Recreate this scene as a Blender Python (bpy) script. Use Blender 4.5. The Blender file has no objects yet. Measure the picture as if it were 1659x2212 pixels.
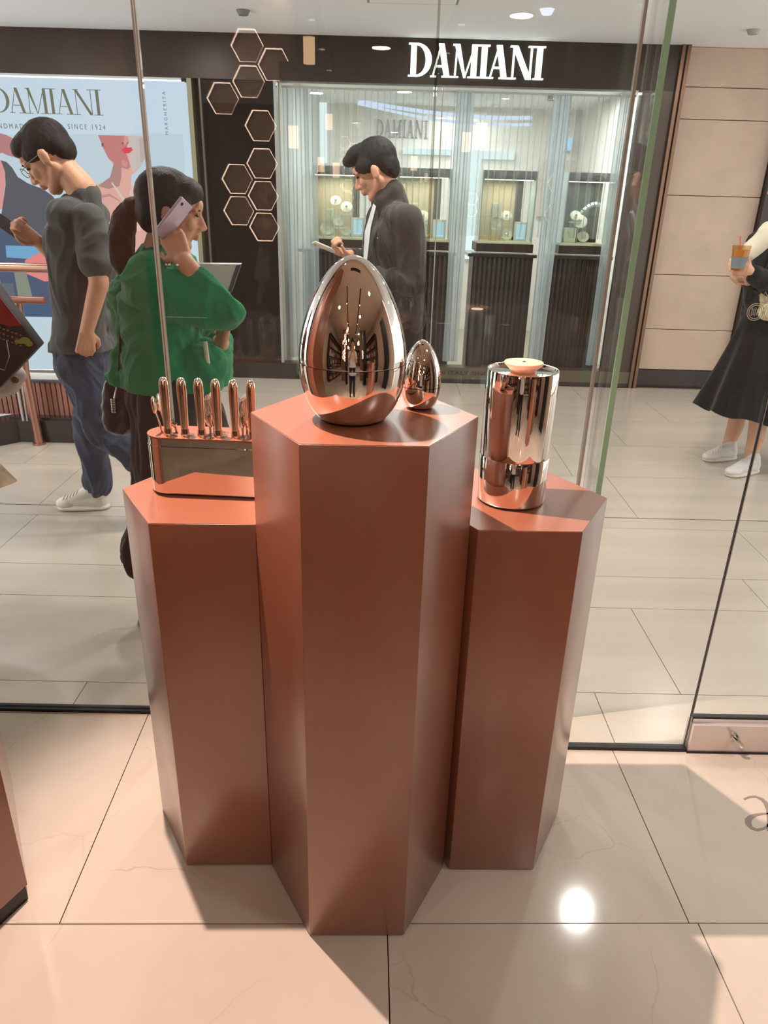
import bpy, bmesh, math, random
from math import sin, cos, pi, radians as R, sqrt, atan2
from mathutils import Vector as V, Matrix as M, noise
from mathutils.bvhtree import BVHTree
SC = bpy.context.scene
COL = SC.collection
random.seed(4)

# ------------------------------------------------------------------ camera
CF, CP, CR, CH = 1571.86, R(23.338), R(1.5727), 1.47      # focal length in pixels of 1659x2212
_f = V((0, cos(CP), -sin(CP))); _u = V((0, sin(CP), cos(CP))); _r = V((1, 0, 0))
CA = cos(CR)*_r + sin(CR)*_u
CB = -sin(CR)*_r + cos(CR)*_u
CC = V((0, 0, CH))
cd = bpy.data.cameras.new('camera'); cam = bpy.data.objects.new('camera', cd); COL.objects.link(cam)
cd.sensor_fit = 'VERTICAL'; cd.sensor_height = 24; cd.lens = CF/2212*24
cd.clip_start = 0.02; cd.clip_end = 100
m = M.Identity(4)
for i in range(3):
    m[i][0] = CA[i]; m[i][1] = CB[i]; m[i][2] = -_f[i]; m[i][3] = CC[i]
cam.matrix_world = m
SC.camera = cam
def ray(x, y): return _f + (x-829.5)/CF*CA - (y-1106)/CF*CB
def at(x, y, Y):                       # survey helper: the point at depth Y seen at (x, y) in the photograph
    d = ray(x, y); return CC + d*(Y/d.y)
def fl(x, y, z=0):                     # the same on a level plane
    d = ray(x, y); return CC + d*((z-CH)/d.z)

# ------------------------------------------------------------------ world, exposure, lights
vs = SC.view_settings
SC.display_settings.display_device = 'sRGB'
vs.view_transform = 'Standard'; vs.look = 'None'; vs.gamma = 1; vs.use_curve_mapping = False
vs.exposure = 0.0
w = bpy.data.worlds.new('world'); SC.world = w; w.use_nodes = True
w.node_tree.nodes['Background'].inputs[0].default_value = (0.88, 0.87, 0.86, 1)
w.node_tree.nodes['Background'].inputs[1].default_value = 2.5

def lamp(name, kind, loc, power, color, size=0.1, target=None, spot=None, blend=0.3, sizey=None):
    d = bpy.data.lights.new(name, kind); o = bpy.data.objects.new(name, d); COL.objects.link(o)
    d.energy = power; d.color = color; o.location = loc
    if kind == 'AREA':
        d.size = size
        if sizey: d.shape = 'RECTANGLE'; d.size_y = sizey
        else: d.shape = 'DISK'
    else: d.shadow_soft_size = size
    if kind == 'SPOT': d.spot_size = R(spot); d.spot_blend = blend
    t = V(target) if target else V(loc) + V((0, 0, -1))
    o.rotation_euler = (t - V(loc)).to_track_quat('-Z', 'Y').to_euler()
    return o
KEY = (-0.605, 1.561, 2.6)
lamp('key_spot', 'SPOT', KEY, 425, (1.0, 0.745, 0.66), 0.013, (0.07, 0.95, 0.3), 64, 0.6)
STORE_LAMPS = [(1.25, 0.55), (-1.25, -0.3), (0.75, -0.9), (-0.7, -2.2), (1.0, -2.6), (0.0, -4.0), (2.05, 0.95)]
for i, (x, y) in enumerate(STORE_LAMPS):
    if i == 6: lamp('store_downlight_lamp', 'SPOT', (x, y, 2.70), 120, (0.98, 0.95, 0.98), 0.08, (1.35, 1.05, 0), 58, 1.0)  # last store lamp: added fill spot that brightens the right-hand floor
    else: lamp('store_downlight_lamp', 'AREA', (x, y, 2.70), 18 if i in (3, 4, 5) else 8, (1.0, 0.85, 0.76), 0.16)
MALL_LAMPS = [(1.26, 3.17), (-0.9, 3.2), (-2.9, 4.7), (-1.6, 5.2), (0.3, 4.3), (2.4, 5.0), (3.2, 3.2), (-3.2, 2.8), (0.1, 3.5)]  # the last one is an added fill light for the mall floor near the glass
for i, (x, y) in enumerate(MALL_LAMPS):
    lamp('mall_downlight_lamp', 'AREA', (x, y, 2.545), 20 if i == 0 else (20 if i in (1, 8) else 7 if i in (5, 6) else 12), (1.0, 0.95, 0.92), 0.07 if i == 0 else 0.16)
for x, y, p in [(-0.1, 7.6, 42), (1.5, 7.6, 42), (0.7, 8.6, 30)]:
    lamp('boutique_ceiling_lamp', 'AREA', (x, y, 2.38), p*.8, (0.94, 0.97, 1.0), 0.9)

# ------------------------------------------------------------------ materials
def lin(c): return tuple(((v/255)/12.92 if v/255 <= .04045 else ((v/255+.055)/1.055)**2.4) for v in c)
MATS = {}
def mat(name, rgb, rough=.5, metal=0., var=0., vscale=8., bump=0., bscale=60., spec=.5, emit=None, estr=0., stretch=None, coat=0., sheen=0.):
    if name in MATS: return MATS[name]
    m = bpy.data.materials.new(name); m.use_nodes = True; nt = m.node_tree; N = nt.nodes; L = nt.links
    b = N['Principled BSDF']; c = lin(rgb)
    b.inputs['Base Color'].default_value = (*c, 1); b.inputs['Roughness'].default_value = rough
    b.inputs['Metallic'].default_value = metal; b.inputs['Specular IOR Level'].default_value = spec
    if coat: b.inputs['Coat Weight'].default_value = coat; b.inputs['Coat Roughness'].default_value = .08 if rough < .3 else .24
    if sheen: b.inputs['Sheen Weight'].default_value = sheen
    tc = N.new('ShaderNodeTexCoord'); mp = N.new('ShaderNodeMapping'); L.new(tc.outputs['Object'], mp.inputs[0])
    if stretch: mp.inputs['Scale'].default_value = stretch
    if var:
        n = N.new('ShaderNodeTexNoise'); n.inputs['Scale'].default_value = vscale; n.inputs['Detail'].default_value = 4
        L.new(mp.outputs[0], n.inputs[0])
        r = N.new('ShaderNodeValToRGB'); L.new(n.outputs[0], r.inputs[0])
        r.color_ramp.elements[0].position = .3; r.color_ramp.elements[1].position = .7
        r.color_ramp.elements[0].color = (*[v*(1-var) for v in c], 1); r.color_ramp.elements[1].color = (*[min(1, v*(1+var)) for v in c], 1)
        L.new(r.outputs[0], b.inputs['Base Color'])
    if bump:
        n = N.new('ShaderNodeTexNoise'); n.inputs['Scale'].default_value = bscale; n.inputs['Detail'].default_value = 3
        L.new(mp.outputs[0], n.inputs[0]); bp = N.new('ShaderNodeBump'); bp.inputs['Strength'].default_value = bump
        bp.inputs['Distance'].default_value = .004
        L.new(n.outputs[0], bp.inputs['Height']); L.new(bp.outputs[0], b.inputs['Normal'])
    if emit:
        b.inputs['Emission Color'].default_value = (*lin(emit), 1); b.inputs['Emission Strength'].default_value = estr
    MATS[name] = m; return m
def glassmat(name, tint=(1, 1, 1), refl=1.45, trans_only=False, rough=0.0, haze=0.0):
    m = bpy.data.materials.new(name); m.use_nodes = True; nt = m.node_tree; N = nt.nodes; L = nt.links
    N.remove(N['Principled BSDF']); out = N['Material Output']
    t = N.new('ShaderNodeBsdfTransparent'); t.inputs[0].default_value = (*tint, 1)
    g = N.new('ShaderNodeBsdfGlossy'); g.inputs['Roughness'].default_value = rough
    f = N.new('ShaderNodeFresnel'); ge = N.new('ShaderNodeNewGeometry'); mi = N.new('ShaderNodeMapRange')
    mi.inputs['To Min'].default_value = refl; mi.inputs['To Max'].default_value = 1/refl; L.new(ge.outputs['Backfacing'], mi.inputs['Value']); L.new(mi.outputs[0], f.inputs[0])   # both faces of a slab reflect alike
    x = N.new('ShaderNodeMixShader'); L.new(f.outputs[0], x.inputs[0]); L.new(t.outputs[0], x.inputs[1]); L.new(g.outputs[0], x.inputs[2])
    last = x
    if haze:
        d = N.new('ShaderNodeBsdfDiffuse'); d.inputs[0].default_value = (.8, .8, .8, 1)
        y = N.new('ShaderNodeMixShader'); y.inputs[0].default_value = haze
        L.new(x.outputs[0], y.inputs[1]); L.new(d.outputs[0], y.inputs[2]); last = y
    L.new(last.outputs[0], out.inputs[0]); MATS[name] = m; return m
def emat(name, rgb, s=1.0):
    if name in MATS: return MATS[name]
    return mat(name, (20, 20, 20), .6, emit=rgb, estr=s, spec=.2)
def marble(name, rgb, vein, rough, scale, vamt=.5, lines=True, brush=None):
    m = mat(name, rgb, rough, var=.07, vscale=2.2); nt = m.node_tree; N = nt.nodes; L = nt.links
    b = N['Principled BSDF']; src = b.inputs['Base Color'].links[0].from_socket
    mp = [n for n in N if n.type == 'MAPPING'][0]
    tcn = [n for n in N if n.type == 'TEX_COORD'][0]
    geo = N.new('ShaderNodeNewGeometry'); L.new(geo.outputs['Position'], mp.inputs[0])
    if brush: mp.inputs['Scale'].default_value = brush
    if lines:
        n = N.new('ShaderNodeTexNoise'); n.inputs['Scale'].default_value = scale*.8; n.inputs['Detail'].default_value = 7; L.new(mp.outputs[0], n.inputs[0])
        mx = N.new('ShaderNodeMix'); mx.data_type = 'RGBA'; mx.inputs[0].default_value = .22
        L.new(mp.outputs[0], mx.inputs['A']); L.new(n.outputs['Color'], mx.inputs['B'])
        v = N.new('ShaderNodeTexVoronoi'); v.feature = 'DISTANCE_TO_EDGE'; v.inputs['Scale'].default_value = scale; L.new(mx.outputs['Result'], v.inputs[0])
        r = N.new('ShaderNodeValToRGB'); L.new(v.outputs['Distance'], r.inputs[0]); r.color_ramp.elements[0].position = 0; r.color_ramp.elements[1].position = .006
        r.color_ramp.elements[0].color = (1, 1, 1, 1); r.color_ramp.elements[1].color = (0, 0, 0, 1)
        n2 = N.new('ShaderNodeTexNoise'); n2.inputs['Scale'].default_value = 3; L.new(mp.outputs[0], n2.inputs[0])
        r2 = N.new('ShaderNodeValToRGB'); L.new(n2.outputs[0], r2.inputs[0]); r2.color_ramp.elements[0].position = .45; r2.color_ramp.elements[1].position = .65
        mu = N.new('ShaderNodeMath'); mu.operation = 'MULTIPLY'; L.new(r.outputs[0], mu.inputs[0]); L.new(r2.outputs[0], mu.inputs[1])
        mv = N.new('ShaderNodeMath'); mv.operation = 'MULTIPLY'; mv.inputs[1].default_value = vamt; L.new(mu.outputs[0], mv.inputs[0])
        m2 = N.new('ShaderNodeMix'); m2.data_type = 'RGBA'; L.new(mv.outputs[0], m2.inputs[0]); L.new(src, m2.inputs['A']); m2.inputs['B'].default_value = (*lin(vein), 1)
        L.new(m2.outputs['Result'], b.inputs['Base Color'])
    return m

store_tile = marble('cream_marble', (182, 171, 156), (140, 104, 78), .09, 3.4, .4)
mall_tile = marble('travertine', (188, 176, 163), (150, 130, 110), .2, 2, .2, True, (.35, 3.0, 1))
MATS['travertine'].node_tree.nodes['Principled BSDF'].inputs['Roughness'].default_value = .22
grout = mat('dark_grout', (92, 66, 44), .9)
mall_grout = mat('mall_grout', (150, 136, 120), .9)
stone = mat('pink_beige_stone', (190, 164, 145), .45, var=.06, vscale=5, bump=.1, bscale=200)
blackstone = mat('black_stone', (30, 22, 20), .25)
cream = mat('cream_ceiling_paint', (226, 208, 190), .8)
mallceil = mat('mall_ceiling_paint', (240, 240, 242), .85, var=.01)
storewall = mat('store_wall_paint', (196, 172, 152), .7)
bronze = mat('dark_bronze', (52, 42, 34), .35, metal=.5, var=.15, vscale=4)
bronze2 = mat('brushed_bronze_trim', (120, 90, 70), .3, metal=.8)
copper = mat('copper_lacquer', (140, 84, 60), .36, metal=.05, var=.03, vscale=30, spec=.5, coat=1.0, bump=.02, bscale=900)
mirror = mat('polished_steel', (236, 226, 218), .015, metal=1)
mirror_gold = mat('polished_steel_cutlery', (228, 212, 196), .09, metal=1)
chrome = mat('chrome', (215, 212, 208), .12, metal=1)
blackgap = mat('black_gasket', (14, 12, 16), .4)
pane_m = glassmat('clear_glass', (.965, .985, .97), 1.42, haze=.012)
shop_pane = glassmat('boutique_glass', (.96, .98, .97), 1.35)
dark_pane = glassmat('smoked_glass', (.52, .48, .40), 1.45)
green_edge = mat('green_glass_edge', (150, 190, 156), .25, emit=(70, 110, 76), estr=0.0, coat=.5)
silicone = mat('clear_silicone', (168, 160, 150), .3)
black = mat('matte_black', (18, 17, 17), .6)
white_p = mat('white_plastic', (225, 225, 222), .4)

# ------------------------------------------------------------------ mesh helpers
class B:
    def __init__(s): s.bm = bmesh.new()
    def box(s, a, b, rz=0, c=None):
        a, b = V(a), V(b); vs = [V((x, y, z)) for x in (a.x, b.x) for y in (a.y, b.y) for z in (a.z, b.z)]
        if rz:
            c = V(c) if c else (a+b)/2; mt = M.Rotation(rz, 3, 'Z'); vs = [mt @ (v-c)+c for v in vs]
        v = [s.bm.verts.new(p) for p in vs]
        for f in ((0, 1, 3, 2), (4, 6, 7, 5), (0, 4, 5, 1), (2, 3, 7, 6), (0, 2, 6, 4), (1, 5, 7, 3)): s.bm.faces.new([v[i] for i in f])
        return s
    def prism(s, pts, z0, z1, smooth=False):
        lo = [s.bm.verts.new((x, y, z0)) for x, y in pts]; hi = [s.bm.verts.new((x, y, z1)) for x, y in pts]
        n = len(pts); s.bm.faces.new(lo[::-1]); s.bm.faces.new(hi)
        for i in range(n):
            f = s.bm.faces.new((lo[i], lo[(i+1) % n], hi[(i+1) % n], hi[i])); f.smooth = smooth
        return s
    def poly3(s, pts, d):                  # polygon of 3D points pushed along d
        lo = [s.bm.verts.new(p) for p in pts]; hi = [s.bm.verts.new(V(p)+V(d)) for p in pts]; n = len(pts)
        s.bm.faces.new(lo[::-1]); s.bm.faces.new(hi)
        for i in range(n): s.bm.faces.new((lo[i], lo[(i+1) % n], hi[(i+1) % n], hi[i]))
        return s
    def lathe(s, prof, c=(0, 0, 0), n=32, axis=None, smooth=True, sx=1, sy=1):
        q = V((0, 0, 1)).rotation_difference(V(axis)) if axis else None; c = V(c); rings = []
        for r, z in prof:
            if r < 1e-6: ps = [V((0, 0, z))]
            else: ps = [V((r*cos(2*pi*i/n)*sx, r*sin(2*pi*i/n)*sy, z)) for i in range(n)]
            if q: ps = [q @ p for p in ps]
            rings.append([s.bm.verts.new(p+c) for p in ps])
        for a, b in zip(rings, rings[1:]):
            for i in range(n):
                j = (i+1) % n
                if len(a) == 1 and len(b) == 1: continue
                if len(a) == 1: f = s.bm.faces.new((a[0], b[j], b[i]))
                elif len(b) == 1: f = s.bm.faces.new((a[i], a[j], b[0]))
                else: f = s.bm.faces.new((a[i], a[j], b[j], b[i]))
                f.smooth = smooth
        for ring, rev in ((rings[0], True), (rings[-1], False)):
            if len(ring) > 1: s.bm.faces.new(ring[::-1] if rev else ring)
        return s
    def tube(s, pts, r, n=10):
        pts = [V(p) for p in pts]; rs = r if isinstance(r, (list, tuple)) else [r]*len(pts); rings = []
        up = V((0, 0, 1))
        for i, p in enumerate(pts):
            d = (pts[min(i+1, len(pts)-1)]-pts[max(i-1, 0)]).normalized()
            a = up if abs(d.dot(up)) < .9 else V((1, 0, 0)); e = d.cross(a).normalized(); g = d.cross(e)
            rings.append([s.bm.verts.new(p+(e*cos(2*pi*k/n)+g*sin(2*pi*k/n))*rs[i]) for k in range(n)])
        for a, b in zip(rings, rings[1:]):
            for i in range(n): s.bm.faces.new((a[i], a[(i+1) % n], b[(i+1) % n], b[i])).smooth = True
        s.bm.faces.new(rings[0][::-1]); s.bm.faces.new(rings[-1]); return s
    def ell(s, c, r, rot=None, seg=14):
        mt = M.Translation(V(c)) @ (rot.to_4x4() if rot else M.Identity(4)) @ M.Diagonal((r[0], r[1], r[2], 1))
        bmesh.ops.create_uvsphere(s.bm, u_segments=seg, v_segments=seg//2+2, radius=1, matrix=mt)
        return s
    def cap(s, a, b, ra, rb, n=14, flat=1., fdir=None):     # tapered capsule
        a, b = V(a), V(b); d = b-a; L = d.length
        if L < 1e-5: return s.ell(a, (ra,)*3)
        prof = []
        for k in range(5): t = -pi/2 + pi/2*k/4; prof.append((max(ra*cos(t), 0 if k == 0 else 1e-4), ra*sin(t)))
        for k in range(5): t = pi/2*k/4; prof.append((max(rb*cos(t), 1e-4) if k < 4 else 0, L+rb*sin(t)))
        prof[0] = (0, -ra)
        start = len(s.bm.verts); s.bm.verts.ensure_lookup_table()
        s.lathe(prof, a, n, d.normalized())
        if flat != 1. and fdir is not None:
            fd = V(fdir).normalized(); s.bm.verts.ensure_lookup_table()
            dn = d.normalized()
            for v in list(s.bm.verts)[start:]:
                w = v.co-a; ax = dn*w.dot(dn); rad = w-ax; k = rad.dot(fd); v.co = a+ax+rad-fd*k*(1-flat)
        return s
    def obj(s, name, m, parent=None, bevel=0, smooth=False):
        me = bpy.data.meshes.new(name); bmesh.ops.recalc_face_normals(s.bm, faces=s.bm.faces)
        if bevel: bmesh.ops.bevel(s.bm, geom=s.bm.edges[:]+s.bm.verts[:], offset=bevel, segments=2, affect='EDGES', profile=.5)
        if smooth:
            for f in s.bm.faces: f.smooth = True
        s.bm.to_mesh(me); s.bm.free(); me.materials.append(m); me.set_sharp_from_angle(angle=R(38))
        o = bpy.data.objects.new(name, me); COL.objects.link(o)
        if parent: o.parent = parent; o.matrix_parent_inverse = M.Identity(4)
        return o
def thing(name, label, cat, loc=(0, 0, 0), group=None):
    o = bpy.data.objects.new(name, None); COL.objects.link(o); o.location = loc; o.empty_display_size = .05
    o['label'] = label; o['category'] = cat
    if group: o['group'] = group
    return o
def tag(o, label, cat, group=None):
    o['label'] = label; o['category'] = cat
    if group: o['group'] = group
    return o
def struct(o): o['kind'] = 'structure'; return o
def kids(root, *objs):                     # parent world-built meshes to an empty that stands at a place
    inv = M.Translation(-root.location)
    for o in objs:
        o.data.transform(inv); o.parent = root
def copy_tree(o, parent=None):
    c = o.copy(); COL.objects.link(c); c.parent = parent
    for ch in list(o.children): copy_tree(ch, c)
    return c
def part(bb, name, m, root, **k):
    o = bb.obj(name, m, **k)
    o.data.transform(M.Translation(-root.location)); o.parent = root; return o
def subpart(bb, name, m, parent, root, **k):
    o = bb.obj(name, m, **k); o.data.transform(M.Translation(-root.location)); o.parent = parent; return o
def plabel(o, t): o['label'] = t; return o

# glyphs of the serif lettering: unit height, list of convex polygons
def glyph(ch, th=.20, tn=.05, sf=.04):
    P = []; W = {'D': .78, 'A': .74, 'M': .92, 'I': .36, 'N': .84}[ch]
    def bar(x0, x1, w0, w1, y0=0, y1=1): P.append([(x0, y0), (x0+w0, y0), (x1+w1, y1), (x1, y1)])
    def ser(x0, x1, y): P.append([(x0, y), (x1, y), (x1, y+sf), (x0, y+sf)])
    if ch == 'I':
        bar((W-th)/2, (W-th)/2, th, th); ser(0, W, 0); ser(0, W, 1-sf)
    if ch == 'D':
        bar(.08, .08, th, th); ser(0, .34, 0); ser(0, .34, 1-sf); n = 14
        for i in range(n):
            a, b = -pi/2+pi*i/n, -pi/2+pi*(i+1)/n
            o = lambda t: (.28+(W-.28)*cos(t), .5+.5*sin(t)); q = lambda t: (.28+(W-.28-th*1.1)*cos(t), .5+(.5-tn)*sin(t))
            P.append([o(a), o(b), q(b), q(a)])
    if ch == 'A':
        bar(.05, W/2-.06, tn, tn); bar(W-.09-th, W/2-th/2-.03, th, th); ser(0, .2, 0); ser(W-.36, W, 0)
        P.append([(.16, .3), (W-.3, .3), (W-.32, .3+tn), (.18, .3+tn)])
    if ch == 'N':
        bar(.1, .1, tn, tn); bar(W-.1-tn, W-.1-tn, tn, tn); bar(W-.1-th*.9, .06, th, th, 0, 1); ser(0, .25, 0); ser(0, .24, 1-sf); ser(W-.25, W, 1-sf)
    if ch == 'M':
        bar(.09, .13, tn, tn); bar(W-.09-th, W-.09-th, th, th); bar(W/2-.05, .07, tn*1.2, th*.95); bar(W/2-.05, W-.09-tn-.05, tn, tn); ser(0, .24, 0); ser(W-.38, W, 0); ser(W-.2, W, 1-sf); ser(.02, .2, 1-sf)
    return P, W
def letters(word, x0, x1, z0, z1, Y, depth, gap=.04, **k):
    tot = sum(glyph(c, **k)[1] for c in word)+gap*(len(word)-1); sx = (x1-x0)/tot; h = z1-z0; x = x0; out = []
    for c in word:
        P, W = glyph(c, **k); b = B()
        for p in P: b.poly3([(x+u*sx, Y, z0+v*h) for u, v in p], (0, -depth, 0))
        out.append(b); x += (W+gap)*sx
    return out
def text(body, x, z, Y, size, width=None, rotz=0, vertical=False, bold=0, depth=.0008):
    cu = bpy.data.curves.new('text', 'FONT'); cu.body = body; cu.size = size; cu.extrude = depth; cu.offset = bold
    cu.space_character = 1.0
    o = bpy.data.objects.new('text', cu); COL.objects.link(o)
    dg = bpy.context.evaluated_depsgraph_get(); me = bpy.data.meshes.new_from_object(o.evaluated_get(dg)); bpy.data.objects.remove(o)
    xs = [v.co.x for v in me.vertices]; s = width/(max(xs)-min(xs)) if width else 1
    for v in me.vertices:
        px, py, pz = (v.co.x-min(xs))*s, v.co.y, v.co.z
        if vertical: px, py = -py, -px if False else px; 
        v.co = (x+px, Y-pz, z+py)
    b = B(); b.bm.from_mesh(me); return b
# ------------------------------------------------------------------ structure
def clip(poly, n, d):                      # keep n.p <= d
    out = []
    for i in range(len(poly)):
        a, b = poly[i], poly[(i+1) % len(poly)]; da = n[0]*a[0]+n[1]*a[1]-d; db = n[0]*b[0]+n[1]*b[1]-d
        if da <= 0: out.append(a)
        if (da < 0 < db) or (db < 0 < da):
            t = da/(da-db); out.append((a[0]+(b[0]-a[0])*t, a[1]+(b[1]-a[1])*t))
    return out
GL = lambda x: 1.814 + .012*x              # foot of the left panes
GR = lambda x: 1.690 + .012*x              # foot of the right panes and door
floor = struct(B().box((-2.75, -6.0, -.06), (2.75, GR(0), -.010)).box((-2.75, GR(0), -.06), (.50, GL(0)-.012, -.0102)).obj('floor', grout))
def store_piece(x0, x1, y0, y1, rc=(.032, 1.115), ang=R(1.8)):
    g = .0013; p = [(x0+g, y0+g), (x1-g, y0+g), (x1-g, y1-g), (x0+g, y1-g)]
    p = [(rc[0]+x*cos(ang)-y*sin(ang), rc[1]+x*sin(ang)+y*cos(ang)) for x, y in p]
    outs = []
    for xl, xr, G in ((-9, .525, GL(0)-.014), (.525, 9, GR(0)-.010)):
        q = clip(p, (1, 0), xr); q = clip(q, (-1, 0), -xl) if q else q; q = clip(q, (-.012, 1), G) if q else q
        for n_, d_ in (((1, 0), 2.7), ((-1, 0), 2.7), ((0, -1), 5.9)): q = clip(q, n_, d_) if q else q
        if len(q) > 2: outs.append(q)
    for q in outs: B().prism(q, -.010, 0).obj('floor_tile', store_tile, floor)
T = .695
for j in range(-10, 1):
    off = 0 if j % 2 else -.02
    for i in range(-5, 5):
        if j == -1 and i == -2: store_piece(i*T, (i+2)*T, j*T, (j+1)*T); continue
        if j == -1 and i == -1: continue
        store_piece(i*T+off, (i+1)*T+off, j*T, (j+1)*T+(.1 if j == 0 else 0))
mfloor = struct(B().box((-6, GL(0)+.016, -.06), (.52, 6.4, -.008)).box((.52, GR(0)+.016, -.06), (6, 6.4, -.0082)).obj('floor', mall_grout))
rows = [1.70, 1.955, 2.50, 2.765, 3.275, 3.40, 4.0, 4.6, 5.2, 5.8, 6.30]
joints = {0: [-.95, .705, 1.9], 1: [-1.5, -.2, .99, 2.1], 2: [-2.2, -.9, .6, 1.55, 2.6], 3: [-1.7, -.5, .85, 1.75], 4: [-3, -1.2, .6, 2.4], 5: [-1.75, -.9, .3, 1.3, 2.5], 6: [-2.1, -1.1, .1, 1.1, 2.1, 3.1], 7: [-1.6, -.5, .6, 1.6, 2.6], 8: [-2.1, -1.1, 0, 1.1, 2.1, 3.2], 9: [-1.6, -.4, .6, 1.6, 2.6]}
for k in range(10):
    xs = [-5.5]+joints[k]+[5.5]
    for x0, x1 in zip(xs, xs[1:]):
        g = .0015; s = .010 if k < 5 else .015
        p = [(x0+g, rows[k]+g+s*x0), (x1-g, rows[k]+g+s*x1), (x1-g, rows[k+1]-g+s*x1), (x0+g, rows[k+1]-g+s*x0)]
        if k == 0:
            for xl, xr, G in ((-9, .525, GL(0)+.016), (.525, 9, GR(0)+.016)):
                q = clip(clip(p, (1, 0), xr), (-1, 0), -xl) if clip(p, (1, 0), xr) else []
                q = clip(q, (.012, -1), -G) if len(q) > 2 else []
                if len(q) > 2: B().prism(q, -.008, 0).obj('floor_tile', mall_tile, mfloor)
            continue
        q = clip(p, (0, 1), 6.285)
        if len(q) > 2: B().prism(q, -.008, 0).obj('floor_tile', mall_tile, mfloor)

# store shell
WH = 2.75
struct(B().box((-2.75, -6, 0), (-2.7, 1.80, WH)).obj('wall_left', storewall))
struct(B().box((2.7, -6, 0), (2.75, 1.70, WH)).obj('wall_right', storewall))
struct(B().box((-2.75, -6.05, 0), (2.75, -6, WH)).obj('wall_back', storewall))
struct(B().box((-2.75, -6.05, WH), (2.75, 1.80, WH+.05)).obj('ceiling', cream))
struct(B().box((-2.75, 1.62, WH-.05), (2.75, 1.70, WH)).box((-2.75, -3.2, WH-.06), (-.6, -3.1, WH)).box((.9, -3.2, WH-.06), (2.7, -3.1, WH)).obj('trim_1', cream))
# mall shell
struct(B().box((-6, 1.86, 2.56), (6, 6.5, 2.62)).box((-6, 1.80, 2.56), (6, 1.86, 2.80)).obj('ceiling', mallceil))
for i, (x, y) in enumerate(MALL_LAMPS):
    t = thing('mall_downlight', ['round mall downlight nearest the glass on the right', 'round mall downlight nearest the glass on the left', 'round mall downlight at the far left by the backlit poster', 'round mall downlight over the walking man in grey', 'round mall downlight in front of the boutique window', 'round mall downlight in front of the stone wall', 'round mall downlight beyond the glass door on the right', 'round mall downlight beyond the railing on the left', 'added round fill light behind the tallest pedestal, seen from the store'][i], 'downlight', (x, y, 2.56), 'mall ceiling downlights')
    part(B().lathe([(.037 if i == 0 else .085, 2.553), (.105, 2.553), (.105, 2.5598), (.037 if i == 0 else .085, 2.5598)], (x, y, 0), 24), 'rim', white_p, t)
    dr = .036 if i == 0 else .084
    part(B().lathe([(0, 2.557), (dr, 2.557), (dr, 2.5595), (0, 2.5595)], (x, y, 0), 24), 'diffuser', emat('warm_lamp_face', (255, 240, 220), 3.0), t)
for i, (px, py) in enumerate([(525, 22), (1182, 20), (1628, 64)]):
    p = fl(px, py, 2.56)
    t = thing('ceiling_sensor', ['small dark round ceiling detector above the boutique, left one', 'small pale round ceiling lamp above the lit shop sign', 'small round ceiling detector above the pink stone wall'][i], 'detector', (p.x, p.y, 2.56))
    part(B().lathe([(0, 2.53), (.03, 2.532), (.045, 2.5598), (0, 2.5598)], (p.x, p.y, 0), 20), 'cover', [mat('grey_plastic', (120, 120, 122), .5), emat('pin_lamp', (235, 235, 255), 1.2), mat('pale_plastic', (170, 160, 152), .5)][i], t)
p = fl(870, 3, 2.56)
t = thing('access_panel', 'square recessed access hatch in the mall ceiling at the top edge', 'hatch', (p.x, p.y, 2.56))
part(B().box((p.x-.2, p.y-.5, 2.555), (p.x+.32, p.y+.03, 2.5598)), 'panel', mallceil, t)
part(B().box((p.x-.215, p.y-.515, 2.557), (p.x+.335, p.y+.045, 2.5599)), 'rim', mat('shadow_gap', (150, 148, 145), .8), t)

# glass front of the store
win = struct(thing('window_1', '', '')); 
for k in ('label', 'category'): del win[k]
def pane(x0, x1, G, name='pane', m=pane_m, z0=.012, z1=2.56, par=win, th=.010):
    y0, y1 = G(x0), G(x1)
    return B().prism([(x0, y0-th/2), (x1, y1-th/2), (x1, y1+th/2), (x0, y0+th/2)], z0, z1).obj(name, m, par)
pane(-2.7, -.556, GL); pane(-.546, .083, GL); pane(.089, .512, GL)
pane(.541, .893, GR)
B().box((.527, GR(.53)-.006, .012), (.537, GL(.53)-.009, 2.56)).obj('pane', pane_m, win)
B().box((.5245, GR(.53)-.010, .012), (.538, GR(.53)-.004, 2.56)).obj('pane_edge', green_edge, win)
B().box((.513, GL(.53)-.007, .012), (.520, GL(.53)+.007, 2.56)).obj('pane_edge', silicone, win)
for xa in (-.5555, -.5495): B().box((xa, GL(-.55)-.006, .012), (xa+.003, GL(-.55)+.006, 2.56)).obj('joint_strip', mat('joint_strip', (186, 178, 166), .35, metal=.3), win)
B().box((.0835, GL(0)-.005, .012), (.0885, GL(0)+.005, 2.56)).obj('joint_strip', glassmat('joint_clear', (.74, .72, .66), 1.3), win)
b = B(); b.prism([(-2.7, GL(-2.7)-.012), (.52, GL(.52)-.012), (.52, GL(.52)+.014), (-2.7, GL(-2.7)+.014)], -.03, .012); b.obj('channel', blackgap, win)
b = B(); b.prism([(-2.7, GL(-2.7)-.016), (.52, GL(.52)-.016), (.52, GL(.52)-.012), (-2.7, GL(-2.7)-.012)], -.02, .004); b.obj('channel_lip', chrome, win)
b = B(); b.prism([(.52, GR(.52)-.010), (.905, GR(.905)-.010), (.905, GR(.905)+.010), (.52, GR(.52)+.010)], -.03, .012); b.obj('channel', blackgap, win)
door = struct(thing('door_1', '', ''))
for k in ('label', 'category'): del door[k]
GD = lambda x: GR(x)+.012
pane(.909, 2.0, GD, 'pane', z0=.10, z1=2.56, par=door)
pane(.905, .9066, GD, 'edge_seal', blackgap, z0=.0, z1=2.56, par=door, th=.008)
pane(.9066, .909, GD, 'edge_strip', silicone, z0=.12, z1=2.56, par=door, th=.010)
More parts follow.
